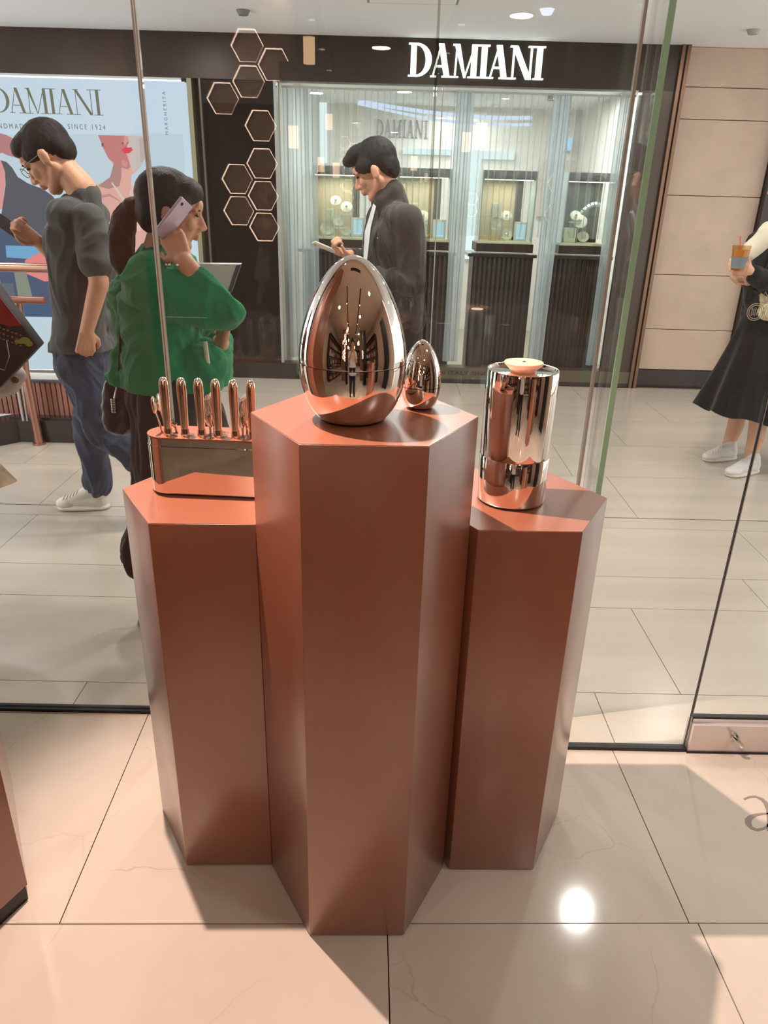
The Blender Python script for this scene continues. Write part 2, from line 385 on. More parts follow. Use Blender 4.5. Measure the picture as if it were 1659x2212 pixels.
railm = mat('satin_steel_rail', (228, 218, 212), .3, metal=.5)
pane(.910, 2.0, GD, 'bottom_rail', railm, z0=.004, z1=.098, par=door, th=.045)
pane(.910, 2.0, GD, 'rail_cap', chrome, z0=.098, z1=.112, par=door, th=.020)
pane(.910, 2.0, GD, 'rail_gasket', blackgap, z0=.112, z1=.117, par=door, th=.016)
pane(.905, 2.0, lambda x: GD(x)-.024, 'threshold_gap', blackgap, z0=-.004, z1=.0045, par=door, th=.006)
# lock turn on the rail
lp = at(1586, 1592, GD(1.05)-.024)
b = B(); b.lathe([(0, 0), (.012, 0), (.012, .008), (.008, .012), (0, .012)], (lp.x, lp.y+.001, lp.z), 16, (0, -1, 0))
b.obj('lock_rose', chrome, door)
b = B(); b.tube([(lp.x-.014, lp.y-.016, lp.z+.016), (lp.x-.002, lp.y-.02, lp.z+.004), (lp.x+.018, lp.y-.02, lp.z-.018)], [.005, .007, .006], 8)
b.tube([(lp.x-.004, lp.y-.006, lp.z), (lp.x-.002, lp.y-.022, lp.z+.001)], .006, 8); b.obj('lock_turn', chrome, door)
# emblem on the fixed pane: two fruits under leaves, white line
em = thing('glass_emblem', 'small white line emblem of two round fruits with leaves on the glass pane', 'decal', (.842, GR(.84)-.0062, 1.26))
frost = mat('white_vinyl', (206, 196, 186), .6)
def ringpts(cx, cz, r, n=22, sx=1.): return [(cx+r*sx*cos(2*pi*i/n), GR(.84)-.0062, cz+r*sin(2*pi*i/n)) for i in range(n+1)]
for dx in (-.0175, .0175):
    b = B()
    for rr in (.0185, .0145): b.tube(ringpts(.842+dx, 1.255, rr), .0009, 5)
    for q in range(5): b.tube([(.842+dx-.008+q*.004, GR(.84)-.0062, 1.246+.002*(q % 2)), (.842+dx-.008+q*.004, GR(.84)-.0062, 1.264-.002*(q % 2))], .0007, 5)
    part(b, 'fruit', frost, em)
b = B()
for a in (-50, -20, 10, 40):
    t_ = R(90+a*1.1); o_ = V((.842, GR(.84)-.0062, 1.274)); tip = o_+V((cos(t_), 0, sin(t_)))*.026; nn = V((-sin(t_), 0, cos(t_)))*.006
    b.tube([o_, (o_+tip)/2+nn, tip, (o_+tip)/2-nn, o_], .0009, 5)
part(b, 'leaf', frost, em)
# flat grey letter shape on the store floor: only its left half is in view
gl_ = mat('letter_grey', (122, 108, 100), .6)
ctr = [(1607, 1727), (1618, 1722), (1632, 1721), (1646, 1727), (1656, 1737), (1661, 1750), (1663, 1768), (1663, 1796)]
wid = [.0025, .003, .004, .006, .0075, .0075, .007, .007]
a_root = thing('floor_letter', 'flat dark grey letter a on the marble near the glass door', 'lettering', fl(1640, 1758))
b = B()
def ribbon(b, pts, ws, z0=.0002, z1=.0008):
    P = [fl(*p) for p in pts]; L_, R_ = [], []
    for i, p in enumerate(P):
        d = (P[min(i+1, len(P)-1)]-P[max(i-1, 0)]).normalized(); n = V((-d.y, d.x, 0)); L_.append(p+n*ws[i]); R_.append(p-n*ws[i])
    for i in range(len(P)-1): b.prism([(q.x, q.y) for q in (R_[i], R_[i+1], L_[i+1], L_[i])], z0, z1)
ribbon(b, ctr, wid)
ribbon(b, [(1663, 1758), (1648, 1758), (1634, 1760), (1622, 1765), (1616, 1772), (1617, 1781), (1624, 1789), (1636, 1793), (1650, 1790), (1663, 1780)], [.003, .003, .004, .006, .008, .008, .006, .004, .003, .003])
part(b, 'stroke', gl_, a_root)

# ------------------------------------------------------------------ boutique across the mall
YS = 6.31
wb = struct(thing('wall_boutique', '', ''))
for k in ('label', 'category'): del wb[k]
B().box((-4.2, YS, 2.262), (2.10, YS+.12, 2.56)).obj('fascia', bronze, wb)
B().box((-.80, YS-.01, .0), (2.10, YS+.12, .135)).obj('plinth', mat('bronze_plinth', (96, 88, 72), .35, metal=.3), wb)
B().box((-1.60, YS-.03, .0), (-.80, YS+.12, .135)).obj('plinth', mat('dark_plinth', (44, 38, 32), .3, metal=.3), wb)
B().box((-.81, YS-.012, .0), (2.10, YS-.008, .035)).obj('toe_kick', mat('dark_toe', (40, 36, 30), .5), wb)
B().box((1.86, YS, .135), (2.10, YS+.1, 2.262)).obj('pier', mat('bronze_pier', (70, 58, 50), .3, metal=.5), wb)
B().box((-.925, YS+.0, .135), (-.905, YS+.1, 2.262)).obj('mullion', mat('pale_mullion', (180, 186, 184), .3, metal=.5), wb)
B().box((-1.58, YS, .135), (-1.545, YS+.1, 2.262)).obj('mullion', mat('olive_mullion', (140, 136, 108), .4, metal=.3), wb)
B().box((-1.49, YS, .135), (-1.475, YS+.1, 2.262)).obj('mullion', mat('dark_mullion', (92, 84, 72), .35, metal=.5), wb)
b = B(); b.box((2.10, YS-.03, 0), (2.125, YS+.1, 2.56)); b.box((2.14, YS-.03, 0), (2.165, YS+.1, 2.56)); b.obj('pilaster', bronze2, wb)
B().box((2.125, YS-.01, 0), (2.14, YS+.1, 2.56)).obj('pilaster_groove', blackgap, wb)
# stone wall, block by block
wr = struct(B().box((2.165, YS+.075, 0), (2.935, YS+.2, 2.56)).obj('wall_stone', mat('stone_joint', (168, 138, 114), .8)))
zs = [.155, .50, .945, 1.548, 2.085, 2.30, 2.56]
for z0, z1 in zip(zs, zs[1:]):
    B().box((2.167, YS+.05, z0+.003), (2.933, YS+.08, z1-.003)).obj('stone_block', stone, wr)
B().box((2.165, YS+.04, 0), (2.935, YS+.09, .152)).obj('plinth', blackstone, wr)
struct(B().box((2.94, YS-.02, 0), (3.9, YS+.15, 2.56)).obj('door_2', mat('dark_doorway', (38, 26, 22), .4)))
# lit sign
sign = thing('shop_sign', 'glowing white serif shop sign on the dark fascia over the boutique window', 'sign', (.6, YS, 2.41))
for b in letters('DAMIANI', .088, 1.098, 2.308, 2.522, YS-.012, .03, gap=-.04, th=.19, tn=.06, sf=.045):
    o = part(b, 'letter', emat('sign_white', (240, 255, 250), 1.7), sign)
b = B(); b.box((.09, YS-.010, 2.33), (1.09, YS, 2.345)); part(b, 'mounting_rail', bronze, sign)
# backlit poster
YP = YS-.02
lb = thing('backlit_poster', 'large backlit advertising poster of two models on the boutique wall', 'poster', (-2.6, YS, .1))
EP = lambda n, c, s=1.0: emat(n, c, s)
part(B().box((-4.1, YP, .10), (-1.592, YS+.08, 2.235)), 'light_panel', EP('poster_ground', (204, 220, 238), 1.0), lb)
part(B().box((-4.12, YP+.01, .055), (-1.585, YS+.09, .10)), 'frame', mat('alu_frame', (86, 96, 104), .4, metal=.7), lb)
layer = [0]
def pp(pts, name, rgb, lab=None, s=.9):
    layer[0] += 1; y = YP-.0012*layer[0]
    P = [at(px, py, y) for px, py in pts]; b = B(); b.poly3(P, (0, .0011, 0))
    o = part(b, name, EP('print_%d_%d_%d' % rgb, rgb, s), lb); return o
pp([(-60, 292), (335, 288), (395, 290), (415, 640), (420, 688), (-60, 684)], 'picture_ground', (204, 222, 236))
# left model
pp([(-70, 270), (12, 291), (30, 300), (46, 318), (45, 334), (36, 341), (18, 336), (4, 330), (-30, 345), (-70, 340)], 'face', (196, 130, 134))
pp([(-60, 340), (0, 345), (8, 352), (12, 372), (10, 410), (6, 450), (-60, 480)], 'skin', (232, 160, 158))
pp([(2, 346), (14, 350), (26, 362), (38, 382), (60, 396), (92, 408), (112, 422), (124, 436), (131, 452), (128, 520), (118, 640), (60, 700), (-40, 700), (0, 480), (8, 430), (12, 400), (11, 372)], 'dress', (86, 88, 100))
pp([(-60, 480), (10, 482), (60, 494), (128, 512), (124, 640), (128, 690), (-60, 690)], 'lower_scene', (70, 88, 122))
pp([(12, 530), (118, 534), (118, 560), (104, 562), (14, 556)], 'screen_blue', (116, 176, 220))
pp([(54, 562), (100, 538), (128, 556), (128, 606), (96, 608), (78, 600), (54, 590)], 'pink_box', (244, 140, 140))
pp([(30, 586), (56, 586), (70, 640), (40, 646)], 'olive_print', (140, 146, 132))
pp([(-60, 610), (28, 612), (36, 655), (-60, 655)], 'grey_print', (96, 106, 118))
pp([(-60, 652), (128, 648), (128, 690), (-60, 690)], 'dark_strip', (64, 92, 128))
# right model
pp([(212, 292), (319, 294), (318, 318), (312, 345), (303, 360), (292, 372), (284, 378), (283, 398), (290, 408), (318, 418), (345, 426), (372, 440), (380, 560), (200, 560), (196, 470), (200, 402), (222, 394), (238, 382), (246, 366), (243, 352), (234, 342), (224, 322)], 'shoulders', (236, 178, 168))
pp([(212, 292), (270, 293), (275, 310), (272, 330), (282, 360), (276, 366), (262, 362), (246, 352), (234, 342), (224, 322)], 'shaded_cheek', (206, 128, 130))
pp([(246, 352), (262, 362), (262, 382), (258, 402), (234, 408), (212, 402), (238, 382)], 'neck_shadow', (182, 140, 134))
pp([(275, 293), (320, 294), (318, 318), (312, 345), (300, 362), (288, 372), (282, 360), (278, 335)], 'lit_cheek', (214, 200, 196))
pp([(268, 294), (276, 294), (279, 306), (274, 312), (266, 312)], 'nose', (226, 158, 152)); pp([(262, 345), (276, 350), (274, 362), (264, 358)], 'chin_light', (222, 150, 146)); pp([(300, 300), (320, 294), (318, 318), (312, 345), (304, 352)], 'cheek_rim', (198, 184, 182))
pp([(284, 400), (300, 412), (330, 424), (336, 470), (300, 500), (270, 460)], 'collar_light', (244, 200, 188)); pp([(205, 425), (236, 418), (258, 432), (262, 437), (236, 424), (206, 431)], 'collarbone', (206, 150, 142))
pp([(266, 321), (271, 317), (276, 319), (284, 318), (287, 324), (279, 331), (269, 331), (262, 325)], 'lips', (232, 66, 84))
pp([(219, 310), (223, 308), (224, 316), (220, 317)], 'earring', (88, 98, 84)); pp([(314, 310), (319, 308), (319, 316), (315, 317)], 'earring', (88, 98, 84))
pp([(262, 308), (267, 307), (268, 311), (263, 312)], 'nostril', (150, 90, 90)); pp([(273, 308), (277, 307), (277, 311), (274, 312)], 'nostril', (170, 120, 116))
pp([(240, 395), (243, 394), (254, 408), (268, 428), (276, 440), (286, 428), (288, 430), (277, 445), (273, 444), (258, 424)], 'necklace', (226, 206, 196))
pp([(271, 432), (277, 430), (280, 437), (275, 442), (270, 438)], 'pendant', (196, 120, 90))
pp([(-60, 682), (420, 690), (424, 800), (-60, 797)], 'text_band', (208, 226, 238))
olive = (124, 126, 102)
zt0, zt1 = at(110, 248, YP).z, at(110, 194, YP).z
xd0 = at(-16, 230, YP).x; xd1 = at(226, 250, YP).x
for b in letters('DAMIANI', xd0, xd1, zt0+.003, zt1+.006, YP-.022, .001, gap=-.03, th=.12, tn=.03, sf=.025):
    part(b, 'letter', EP('print_olive', olive, .8), lb)
def ptext(s, px, py, px2, size, name='caption', bold=.0, vert=False, col=(124, 126, 118), wd=None):
    p = at(px, py, YP); q = at(px2, py, YP)
    b = text(s, p.x, p.z, YP-.022, size, None if vert else q.x-p.x, bold=bold, vertical=vert)
    o = part(b, name, EP('print_cap%d' % col[0], col, .8), lb); o['kind'] = 'stuff'; return o
ptext('H A N D M A D E   I N   I T A L Y', -22, 277, 139, .05)
ptext('S I N C E   1 9 2 4', 150, 279, 230, .05)
ptext('Italian', 12, 706, 88, .09); ptext('EXCELLENCE', 104, 709, 255, .09, bold=.003, col=(90, 96, 100))
p = at(366, 292, YP)
o = part(text('M A R G H E R I T A', p.x, p.z, YP-.022, .034, None, vertical=True), 'caption', EP('print_cap124', (124, 126, 118)), lb); o['kind'] = 'stuff'
# lettering on the plinth
pt = at(878, 806, YS-.011)
t = thing('plinth_lettering', 'dark raised lettering on the plinth below the boutique window', 'lettering', pt)
o = part(text('HANDMADE IN ITALY SINCE 1924', .02, .072, YS-.0125, .05, 1.05), 'letters', mat('dark_letter', (46, 40, 32), .4), t); o['kind'] = 'stuff'
# boutique windows
w2 = struct(thing('window_2', '', ''))
for k in ('label', 'category'): del w2[k]
B().box((-.905, YS+.03, .135), (1.86, YS+.04, 2.262)).obj('pane', shop_pane, w2)
for x in (.36,): B().box((x-.004, YS+.025, .135), (x+.004, YS+.045, 2.262)).obj('joint_strip', silicone, w2)
w3 = struct(thing('window_3', '', ''))
for k in ('label', 'category'): del w3[k]
B().box((-1.475, YS+.03, .135), (-.925, YS+.04, 2.262)).obj('pane', dark_pane, w3)
# interior shell
bw = mat('boutique_wall', (214, 208, 198), .8); bc = mat('boutique_ceiling', (226, 228, 228), .8)
struct(B().box((-1.55, 9.2, 0), (2.1, 9.3, 2.6)).obj('wall_boutique_back', bw))
struct(B().box((2.1, YS+.1, 0), (2.15, 9.3, 2.6)).obj('wall_boutique_right', bw))
struct(B().box((-.93, YS+.14, 0), (-.90, 9.3, 2.6)).obj('wall_boutique_left', bw))
struct(B().box((-1.6, YS+.12, 0), (-.935, YS+.7, .02)).box((-1.6, YS+.7, 0), (-.935, YS+.75, 2.6)).box((-1.65, YS+.12, 0), (-1.6, YS+.75, 2.6)).obj('wall_side_bay', mat('smoked_back', (92, 80, 62), .6)))
struct(B().box((-1.65, YS+.12, 2.42), (2.15, 9.3, 2.5)).obj('ceiling', bc))
struct(B().box((-.9, YS+.12, -.05), (2.15, 9.3, 0)).obj('floor', mat('boutique_floor', (150, 140, 125), .4)))
# curved light cove on the boutique ceiling
cv = thing('light_cove', 'curved double strip of blue-white light under the boutique ceiling', 'lamp', (.6, 8.9, 2.3))
for k, (zz, dz) in enumerate(((0, .034), (-.065, .026))):
    b = B(); pts = []
    for i in range(19):
        u = i/18; px = 772+(1150-772)*u; py = 214+28*sin(u*pi*.62)+10*u; q = at(px, py, 8.9-.5*u); pts.append((q.x, q.y, q.z+zz*min(1, .4+u*1.4)))
    for a, c in zip(pts, pts[1:]): b.poly3([a, c, (c[0], c[1], c[2]-dz), (a[0], a[1], a[2]-dz)], (0, .03, 0))
    part(b, 'light_strip', emat('cove_light', (206, 222, 255), 1.25), cv)
bs = thing('inner_sign', 'small grey serif lettering on the back wall inside the boutique', 'sign', (.06, 9.19, 2.2))
for b in letters('DAMIANI', *[at(812, 275, 9.19).x, at(925, 275, 9.19).x], at(860, 297, 9.19).z, at(860, 259, 9.19).z, 9.195, .012, gap=.1, th=.13, tn=.05, sf=.03):
    part(b, 'letter', mat('grey_letter', (110, 108, 106), .5), bs)
# lit reveals inside (openings to brighter rooms)
for i, (x0, y0, x1, y1, lab) in enumerate([(690, 212, 706, 352, 'tall narrow glowing light slot inside the boutique at the left'), (1020, 325, 1025, 560, 'thin glowing vertical light line inside the boutique'), (1024, 325, 1110, 345, 'horizontal glowing light band inside the boutique wall'), (870, 320, 975, 335, 'glowing light band behind the jacket man')]):
    a, c = at(x0, y0, 9.15), at(x1, y1, 9.15)
    t = thing('light_slot', lab, 'lamp', (a.x, 9.15, c.z)); part(B().box((min(a.x, c.x), 9.15, c.z), (max(a.x, c.x), 9.19, a.z)), 'diffuser', emat('slot_light', (226, 244, 248), 1.3), t)
for i, (px, py) in enumerate([(702, 190), (760, 194), (815, 196), (875, 198), (930, 200), (1015, 228), (1070, 227), (1153, 230), (1250, 241)]):
    Y = 6.9 if i < 5 else 7.6+.1*(i % 2); q = fl(px, py, 2.42)
    names = ['first', 'second', 'third', 'fourth', 'fifth', 'sixth', 'seventh', 'eighth', 'ninth']
    t = thing('boutique_spotlight', names[i]+' small ceiling spot inside the boutique counted from the left', 'spotlight', (q.x, q.y, 2.42), 'boutique ceiling spots')
    part(B().lathe([(0, 2.41), (.035, 2.41), (.035, 2.4199), (0, 2.4199)], (q.x, q.y, 0), 16), 'lens', emat('spot_lens', (240, 250, 255), 3.5), t)
    part(B().lathe([(.036, 2.408), (.048, 2.408), (.048, 2.4199), (.036, 2.4199)], (q.x, q.y, 0), 16), 'rim', white_p, t)
q = fl(1195, 206, 2.42)
t = thing('security_camera', 'small black box camera under the boutique ceiling by the window', 'camera', (q.x, q.y, 2.42)); part(B().box((q.x-.045, q.y-.06, 2.375), (q.x+.045, q.y+.04, 2.4199)), 'housing', black, t)
part(B().lathe([(0, 0), (.02, 0), (.02, .02), (0, .02)], (q.x, q.y-.06, 2.395), 14, (0, -1, 0)), 'lens', chrome, t)
# wood panel at right inside with blue screen
a, c = at(1172, 345, 9.1), at(1262, 470, 9.1)
t = thing('wall_panel', 'pale beige panel on the boutique back wall at the right', 'panel', (a.x, 9.1, c.z)); part(B().box((a.x, 9.12, c.z), (c.x, 9.19, a.z)), 'board', mat('beige_board', (190, 176, 160), .6), t)
a, c = at(1223, 297, 9.0), at(1237, 322, 9.0)
t = thing('wall_screen', 'tiny glowing blue screen on the boutique back wall', 'screen', (a.x, 9.05, c.z)); part(B().box((a.x, 9.08, c.z), (c.x, 9.12, a.z)), 'display', emat('blue_screen', (130, 200, 245), 1.3), t); part(B().box((a.x-.01, 9.1, c.z-.01), (c.x+.01, 9.19, a.z+.01)), 'bezel', white_p, t)
# sheer curtains
def sheer_mat(name, rgb, dens):
    m = bpy.data.materials.new(name); m.use_nodes = True; nt = m.node_tree; N = nt.nodes; L = nt.links; b = N['Principled BSDF']
    b.inputs['Base Color'].default_value = (*lin(rgb), 1); b.inputs['Roughness'].default_value = .8
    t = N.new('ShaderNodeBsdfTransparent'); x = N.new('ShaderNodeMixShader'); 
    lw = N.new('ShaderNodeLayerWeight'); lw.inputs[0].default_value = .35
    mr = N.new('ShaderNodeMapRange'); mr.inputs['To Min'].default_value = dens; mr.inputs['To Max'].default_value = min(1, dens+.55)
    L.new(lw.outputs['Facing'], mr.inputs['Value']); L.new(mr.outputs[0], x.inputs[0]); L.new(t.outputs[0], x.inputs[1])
    cm = N.new('ShaderNodeMix'); cm.data_type = 'RGBA'; cm.inputs['A'].default_value = (*lin(rgb), 1); cm.inputs['B'].default_value = (.10, .10, .098, 1)  # folds seen edge-on darken in the colour itself, as pleat shade
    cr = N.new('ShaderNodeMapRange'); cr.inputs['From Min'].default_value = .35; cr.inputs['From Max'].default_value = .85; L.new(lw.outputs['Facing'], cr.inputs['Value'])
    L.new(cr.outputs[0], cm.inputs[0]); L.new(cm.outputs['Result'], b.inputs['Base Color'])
    tr = N.new('ShaderNodeBsdfTranslucent'); L.new(cm.outputs['Result'], tr.inputs[0]); y = N.new('ShaderNodeMixShader'); y.inputs[0].default_value = .5
    L.new(b.outputs[0], y.inputs[1]); L.new(tr.outputs[0], y.inputs[2]); L.new(y.outputs[0], x.inputs[2])
    L.new(x.outputs[0], N['Material Output'].inputs[0]); return m
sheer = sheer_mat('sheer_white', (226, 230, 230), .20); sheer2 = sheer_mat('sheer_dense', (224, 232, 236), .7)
def curtain(name, x0, x1, z0, z1, Y, pitch, amp, m, lab, seed=0, grp='sheer curtains in the boutique window'):
    rnd = random.Random(seed); t = thing(name, lab, 'curtain', ((x0+x1)/2, Y, z0), grp)
    n = int((x1-x0)/pitch*12); bm = bmesh.new(); cols = []
    ph = 0; vs_ = []
    for i in range(n+1):
        u = i/n; ph += 2*pi*(x1-x0)/n/pitch*(1+.35*sin(i*.7+seed)); x = x0+(x1-x0)*u
        row = []
        for k in range(7):
            z = z0+(z1-z0)*k/6; s = sin(ph)
            y = Y+amp*(s*abs(s)**.3)*(1+.15*sin(k*1.3+i*.2)); xx = x+amp*.5*sin(2*ph)+.004*sin(k*.9+i*.15)
            row.append(bm.verts.new((xx, y, z)))
        cols.append(row)
    for a, c in zip(cols, cols[1:]):
        for k in range(6): bm.faces.new((a[k], c[k], c[k+1], a[k+1])).smooth = True
    bb = B(); bb.bm.free(); bb.bm = bm
    part(bb, 'fabric', m, t); part(B().box((x0, Y-.01, z1), (x1, Y+.01, z1+.015)), 'rail', white_p, t)
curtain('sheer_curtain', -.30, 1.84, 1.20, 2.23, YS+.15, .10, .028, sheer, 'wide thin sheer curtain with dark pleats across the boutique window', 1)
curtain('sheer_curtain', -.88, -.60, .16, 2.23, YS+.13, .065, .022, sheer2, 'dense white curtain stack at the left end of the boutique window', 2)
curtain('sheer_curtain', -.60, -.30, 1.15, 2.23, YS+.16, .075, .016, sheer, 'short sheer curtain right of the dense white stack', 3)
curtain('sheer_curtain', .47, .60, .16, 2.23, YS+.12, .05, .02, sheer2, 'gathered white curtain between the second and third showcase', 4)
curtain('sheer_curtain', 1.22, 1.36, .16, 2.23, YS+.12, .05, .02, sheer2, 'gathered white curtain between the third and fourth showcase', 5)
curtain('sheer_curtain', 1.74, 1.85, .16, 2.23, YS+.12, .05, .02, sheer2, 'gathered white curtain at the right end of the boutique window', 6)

# showcases with jewellery
dkb = mat('showcase_bronze', (58, 44, 36), .4, metal=.3); beige = mat('showcase_beige', (206, 186, 150), .7); jade = mat('cream_stand', (226, 228, 200), .5)
silver = mat('silver', (220, 225, 228), .15, metal=1); counter_m = mat('reeded_dark_wood', (44, 34, 28), .4, var=.3, vscale=30, stretch=(1, 1, .05))
def showcase(x0, x1, lab, items, dark=False, Y=6.56):
    z0, z1 = 1.145, 1.70; t = thing('showcase', lab, 'showcase', ((x0+x1)/2, Y, z0), 'jewellery showcases in the boutique window')
    part(B().box((x0, Y-.02, z1-.065), (x1, Y+.30, z1)), 'header', dkb, t)
    part(B().box((x0-.02, Y-.04, z0-.07), (x1+.02, Y+.32, z0-.004)), 'base', dkb, t)
    part(B().box((x0-.01, Y-.03, z0-.004), (x1+.01, Y+.30, z0+.012)), 'display_floor', mat('showcase_floor', (222, 220, 190), .5, emit=(222, 220, 190), estr=.0), t)
    part(B().box((x0, Y+.28, z0), (x1-.12, Y+.30, z1-.06)), 'back_panel', mat('showcase_black', (34, 40, 42), .4) if dark else beige, t)
    part(B().box((x1-.12, Y+.26, z0), (x1-.06, Y+.30, z1-.06)), 'side_post', dkb, t)
    for xa, xb in ((x0-.005, x0+.004), (x1-.004, x1+.005)): part(B().box((xa, Y-.025, z0), (xb, Y+.28, z1)), 'side_glass', mat('glass_green', (150, 180, 170), .15, coat=.5), t)
    part(B().box((x0+.02, Y+.02, z1-.071), (x1-.02, Y+.05, z1-.0655)), 'light_strip', emat('case_light', (255, 250, 225), 4), t)
    lamp('showcase_lamp', 'AREA', ((x0+x1)/2, Y+.12, z1-.08), 1.5, (1, .95, .84), x1-x0-.1, sizey=.1)
    for (kind, px, pz, s, jl) in items:
        c = V((x0+px*(x1-x0), Y+.12+.02*(pz > .2), z0+.012+pz))
        if kind == 'disc':
            r = thing('ring_stand', jl, 'stand', c, 'jewellery stands in the boutique window')
            part(B().lathe([(0, -.006), (.042*s, -.006), (.042*s, .004), (0, .006)], c+V((0, 0, .042*s)), 20, (0, -.8, .6)), 'disc', jade, r)
            part(B().ell(c+V((0, -.02, .046*s)), (.012, .008, .012)), 'jewel', silver, r)
            part(B().tube([c+V((0, .018, 0)), c+V((0, .01, .04*s))], .004, 6), 'stem', jade, r)
        if kind == 'block':
            r = thing('display_block', jl, 'block', c, 'jewellery stands in the boutique window')
            part(B().box(c+V((-.032*s, -.02, 0)), c+V((.032*s, .02, .075*s))), 'body', jade, r, bevel=.003)
            part(B().tube([c+V((-.015*s, -.022, .06*s)), c+V((0, -.023, .025*s)), c+V((.015*s, -.022, .06*s))], .0025, 6), 'necklace', silver, r)
        if kind == 'shelf':
            r = thing('glass_step', jl, 'step', c-V((0, 0, pz-.0)), 'jewellery stands in the boutique window')
            part(B().box(c+V((-.05*s, -.03, -.012)), c+V((.05*s, .04, -.001))), 'top', jade, r)
            for u_ in (-.04, .034): part(B().box(c+V((u_*s, .0, -pz)), c+V(((u_+.006)*s, .03, -.012))), 'leg', mat('acrylic', (190, 190, 170), .2), r)
        if kind == 'frame':
            r = thing('picture_frame', jl, 'frame', c, 'lit picture frames in the showcases')
            part(B().box(c+V((-.055, -.01, 0)), c+V((.055, .01, .155))), 'border', mat('frame_cream', (226, 226, 214), .5), r, bevel=.002)
            part(B().box(c+V((-.038, -.0125, .02)), c+V((.038, -.010, .135))), 'screen', emat('frame_blue', (176, 220, 238), 1.1), r)
        if kind == 'bracelet':
            r = thing('display_card', jl, 'poster', c, 'jewellery stands in the boutique window')
            part(B().box(c+V((-.13, .14, -.02)), c+V((.09, .145, .25))), 'card', mat('dark_card', (28, 36, 40), .5), r)
            b = B(); P_ = [c+V((-.06+.22*u, .12, .05+.16*sin(u*1.9)))for u in [k/8 for k in range(9)]]
            for a_, c_ in zip(P_, P_[1:]): b.tube([a_*.9+c_*.1, a_*.1+c_*.9], .022, 6)
            part(b, 'bracelet', mat('ice_silver', (176, 200, 206), .2, metal=.6), r)
showcase(-.665, -.225, 'glass showcase with beige back behind the phone of the jacket man', [
 ('disc', .26, .0, 1.5, 'large cream disc stand at the left floor of the first showcase'), ('disc', .62, .0, 1.1, 'cream disc stand with dark bar in the middle of the first showcase'),
 ('shelf', .50, .075, 1, 'lower glass step in the first showcase'), ('disc', .48, .075, 1.2, 'cream ring disc on the lower glass step of the first showcase'),
 ('shelf', .28, .15, .8, 'middle glass step in the first showcase'), ('block', .32, .15, .9, 'cream square block on the middle glass step of the first showcase'),
 ('shelf', .62, .185, 1, 'upper glass step in the first showcase'), ('disc', .63, .185, 1.2, 'cream ring disc on the upper glass step of the first showcase'), ('disc', .42, .235, 1.1, 'green lit disc at the top of the first showcase'),
 ('frame', .85, 0, 1, 'pale blue lit frame in the first showcase in front of the white shirt')])
showcase(.035, .475, 'glass showcase with beige back just right of the jacket man', [
 ('disc', .55, .0, 1.2, 'pale round stand at the floor of the second showcase'), ('disc', .52, .13, 1.2, 'cream ring disc on the step of the second showcase'), ('shelf', .52, .13, 1, 'glass step in the second showcase'),
 ('block', .36, .22, .8, 'pale square block at the top of the second showcase'), ('frame', .84, 0, 1, 'pale blue lit frame in the second showcase')])
showcase(.735, 1.175, 'glass showcase with beige back under the lit sign letters', [
 ('disc', .56, .0, 1.2, 'pale round stand at the floor of the third showcase'), ('shelf', .36, .10, 1, 'lower glass step in the third showcase'), ('disc', .38, .10, 1.2, 'cream watch disc on the lower glass step of the third showcase'),
 ('shelf', .30, .20, .8, 'upper glass step in the third showcase'), ('block', .32, .20, 1.3, 'tall cream block with pendant in the third showcase'), ('disc', .53, .155, 1.1, 'cream disc with pink gem in the third showcase'), ('frame', .83, 0, 1, 'pale blue lit frame in the third showcase')])
showcase(1.43, 1.85, 'dark backed glass showcase at the right end of the boutique window', [
 ('bracelet', .46, .10, 1, 'dark card picturing a wide silver bracelet'), ('block', .22, .0, 1.6, 'tall cream block with ring in the fourth showcase'), ('disc', .50, .0, 1.2, 'cream ring disc at the floor of the fourth showcase'),
 ('disc', .40, .11, 1.5, 'large cream disc in the middle of the fourth showcase'), ('shelf', .30, .17, .9, 'glass step in the fourth showcase'), ('disc', .30, .17, 1.1, 'cream cup stand at the top of the fourth showcase')], dark=True)
for i, (x0, x1, lab) in enumerate([(-.74, -.16, 'dark reeded display counter below the first showcase'), (.0, .53, 'dark reeded display counter below the second showcase'), (.70, 1.21, 'dark reeded display counter below the third showcase'), (1.38, 1.85, 'dark reeded display counter below the fourth showcase')]):
    t = thing('display_counter', lab, 'counter', ((x0+x1)/2, 6.7, 0), 'display counters in the boutique window')
    part(B().box((x0-.05, 6.50, 1.035), (x1+.02, 6.92, 1.06)), 'worktop', mat('counter_top', (60, 54, 50), .12), t)
    part(B().box((x0, 6.55, .0), (x1, 6.90, 1.035)), 'body', dkb, t)
    for k in range(int((x1-x0)/.04)): part(B().lathe([(.016, .02), (.016, 1.03)], (x0+.02+k*.04, 6.55, 0), 8), 'slat', counter_m, t)
t = thing('waste_bin', 'dark round floor stand with lit top behind the boutique glass, right of the small egg', 'stand', (.69, YS+.13, 0))
q = at(1031, 668, YS+.13)
part(B().lathe([(0, 0), (.07, 0), (.075, .02), (.075, q.z-.02), (.07, q.z), (0, q.z)], (q.x, q.y, 0), 28), 'drum', mat('dark_drum', (44, 40, 36), .3, metal=.4), t)
part(B().lathe([(0, q.z), (.05, q.z), (.05, q.z+.006), (0, q.z+.006)], (q.x, q.y, 0), 24), 'lamp_top', emat('warm_disc', (255, 226, 196), .9), t)

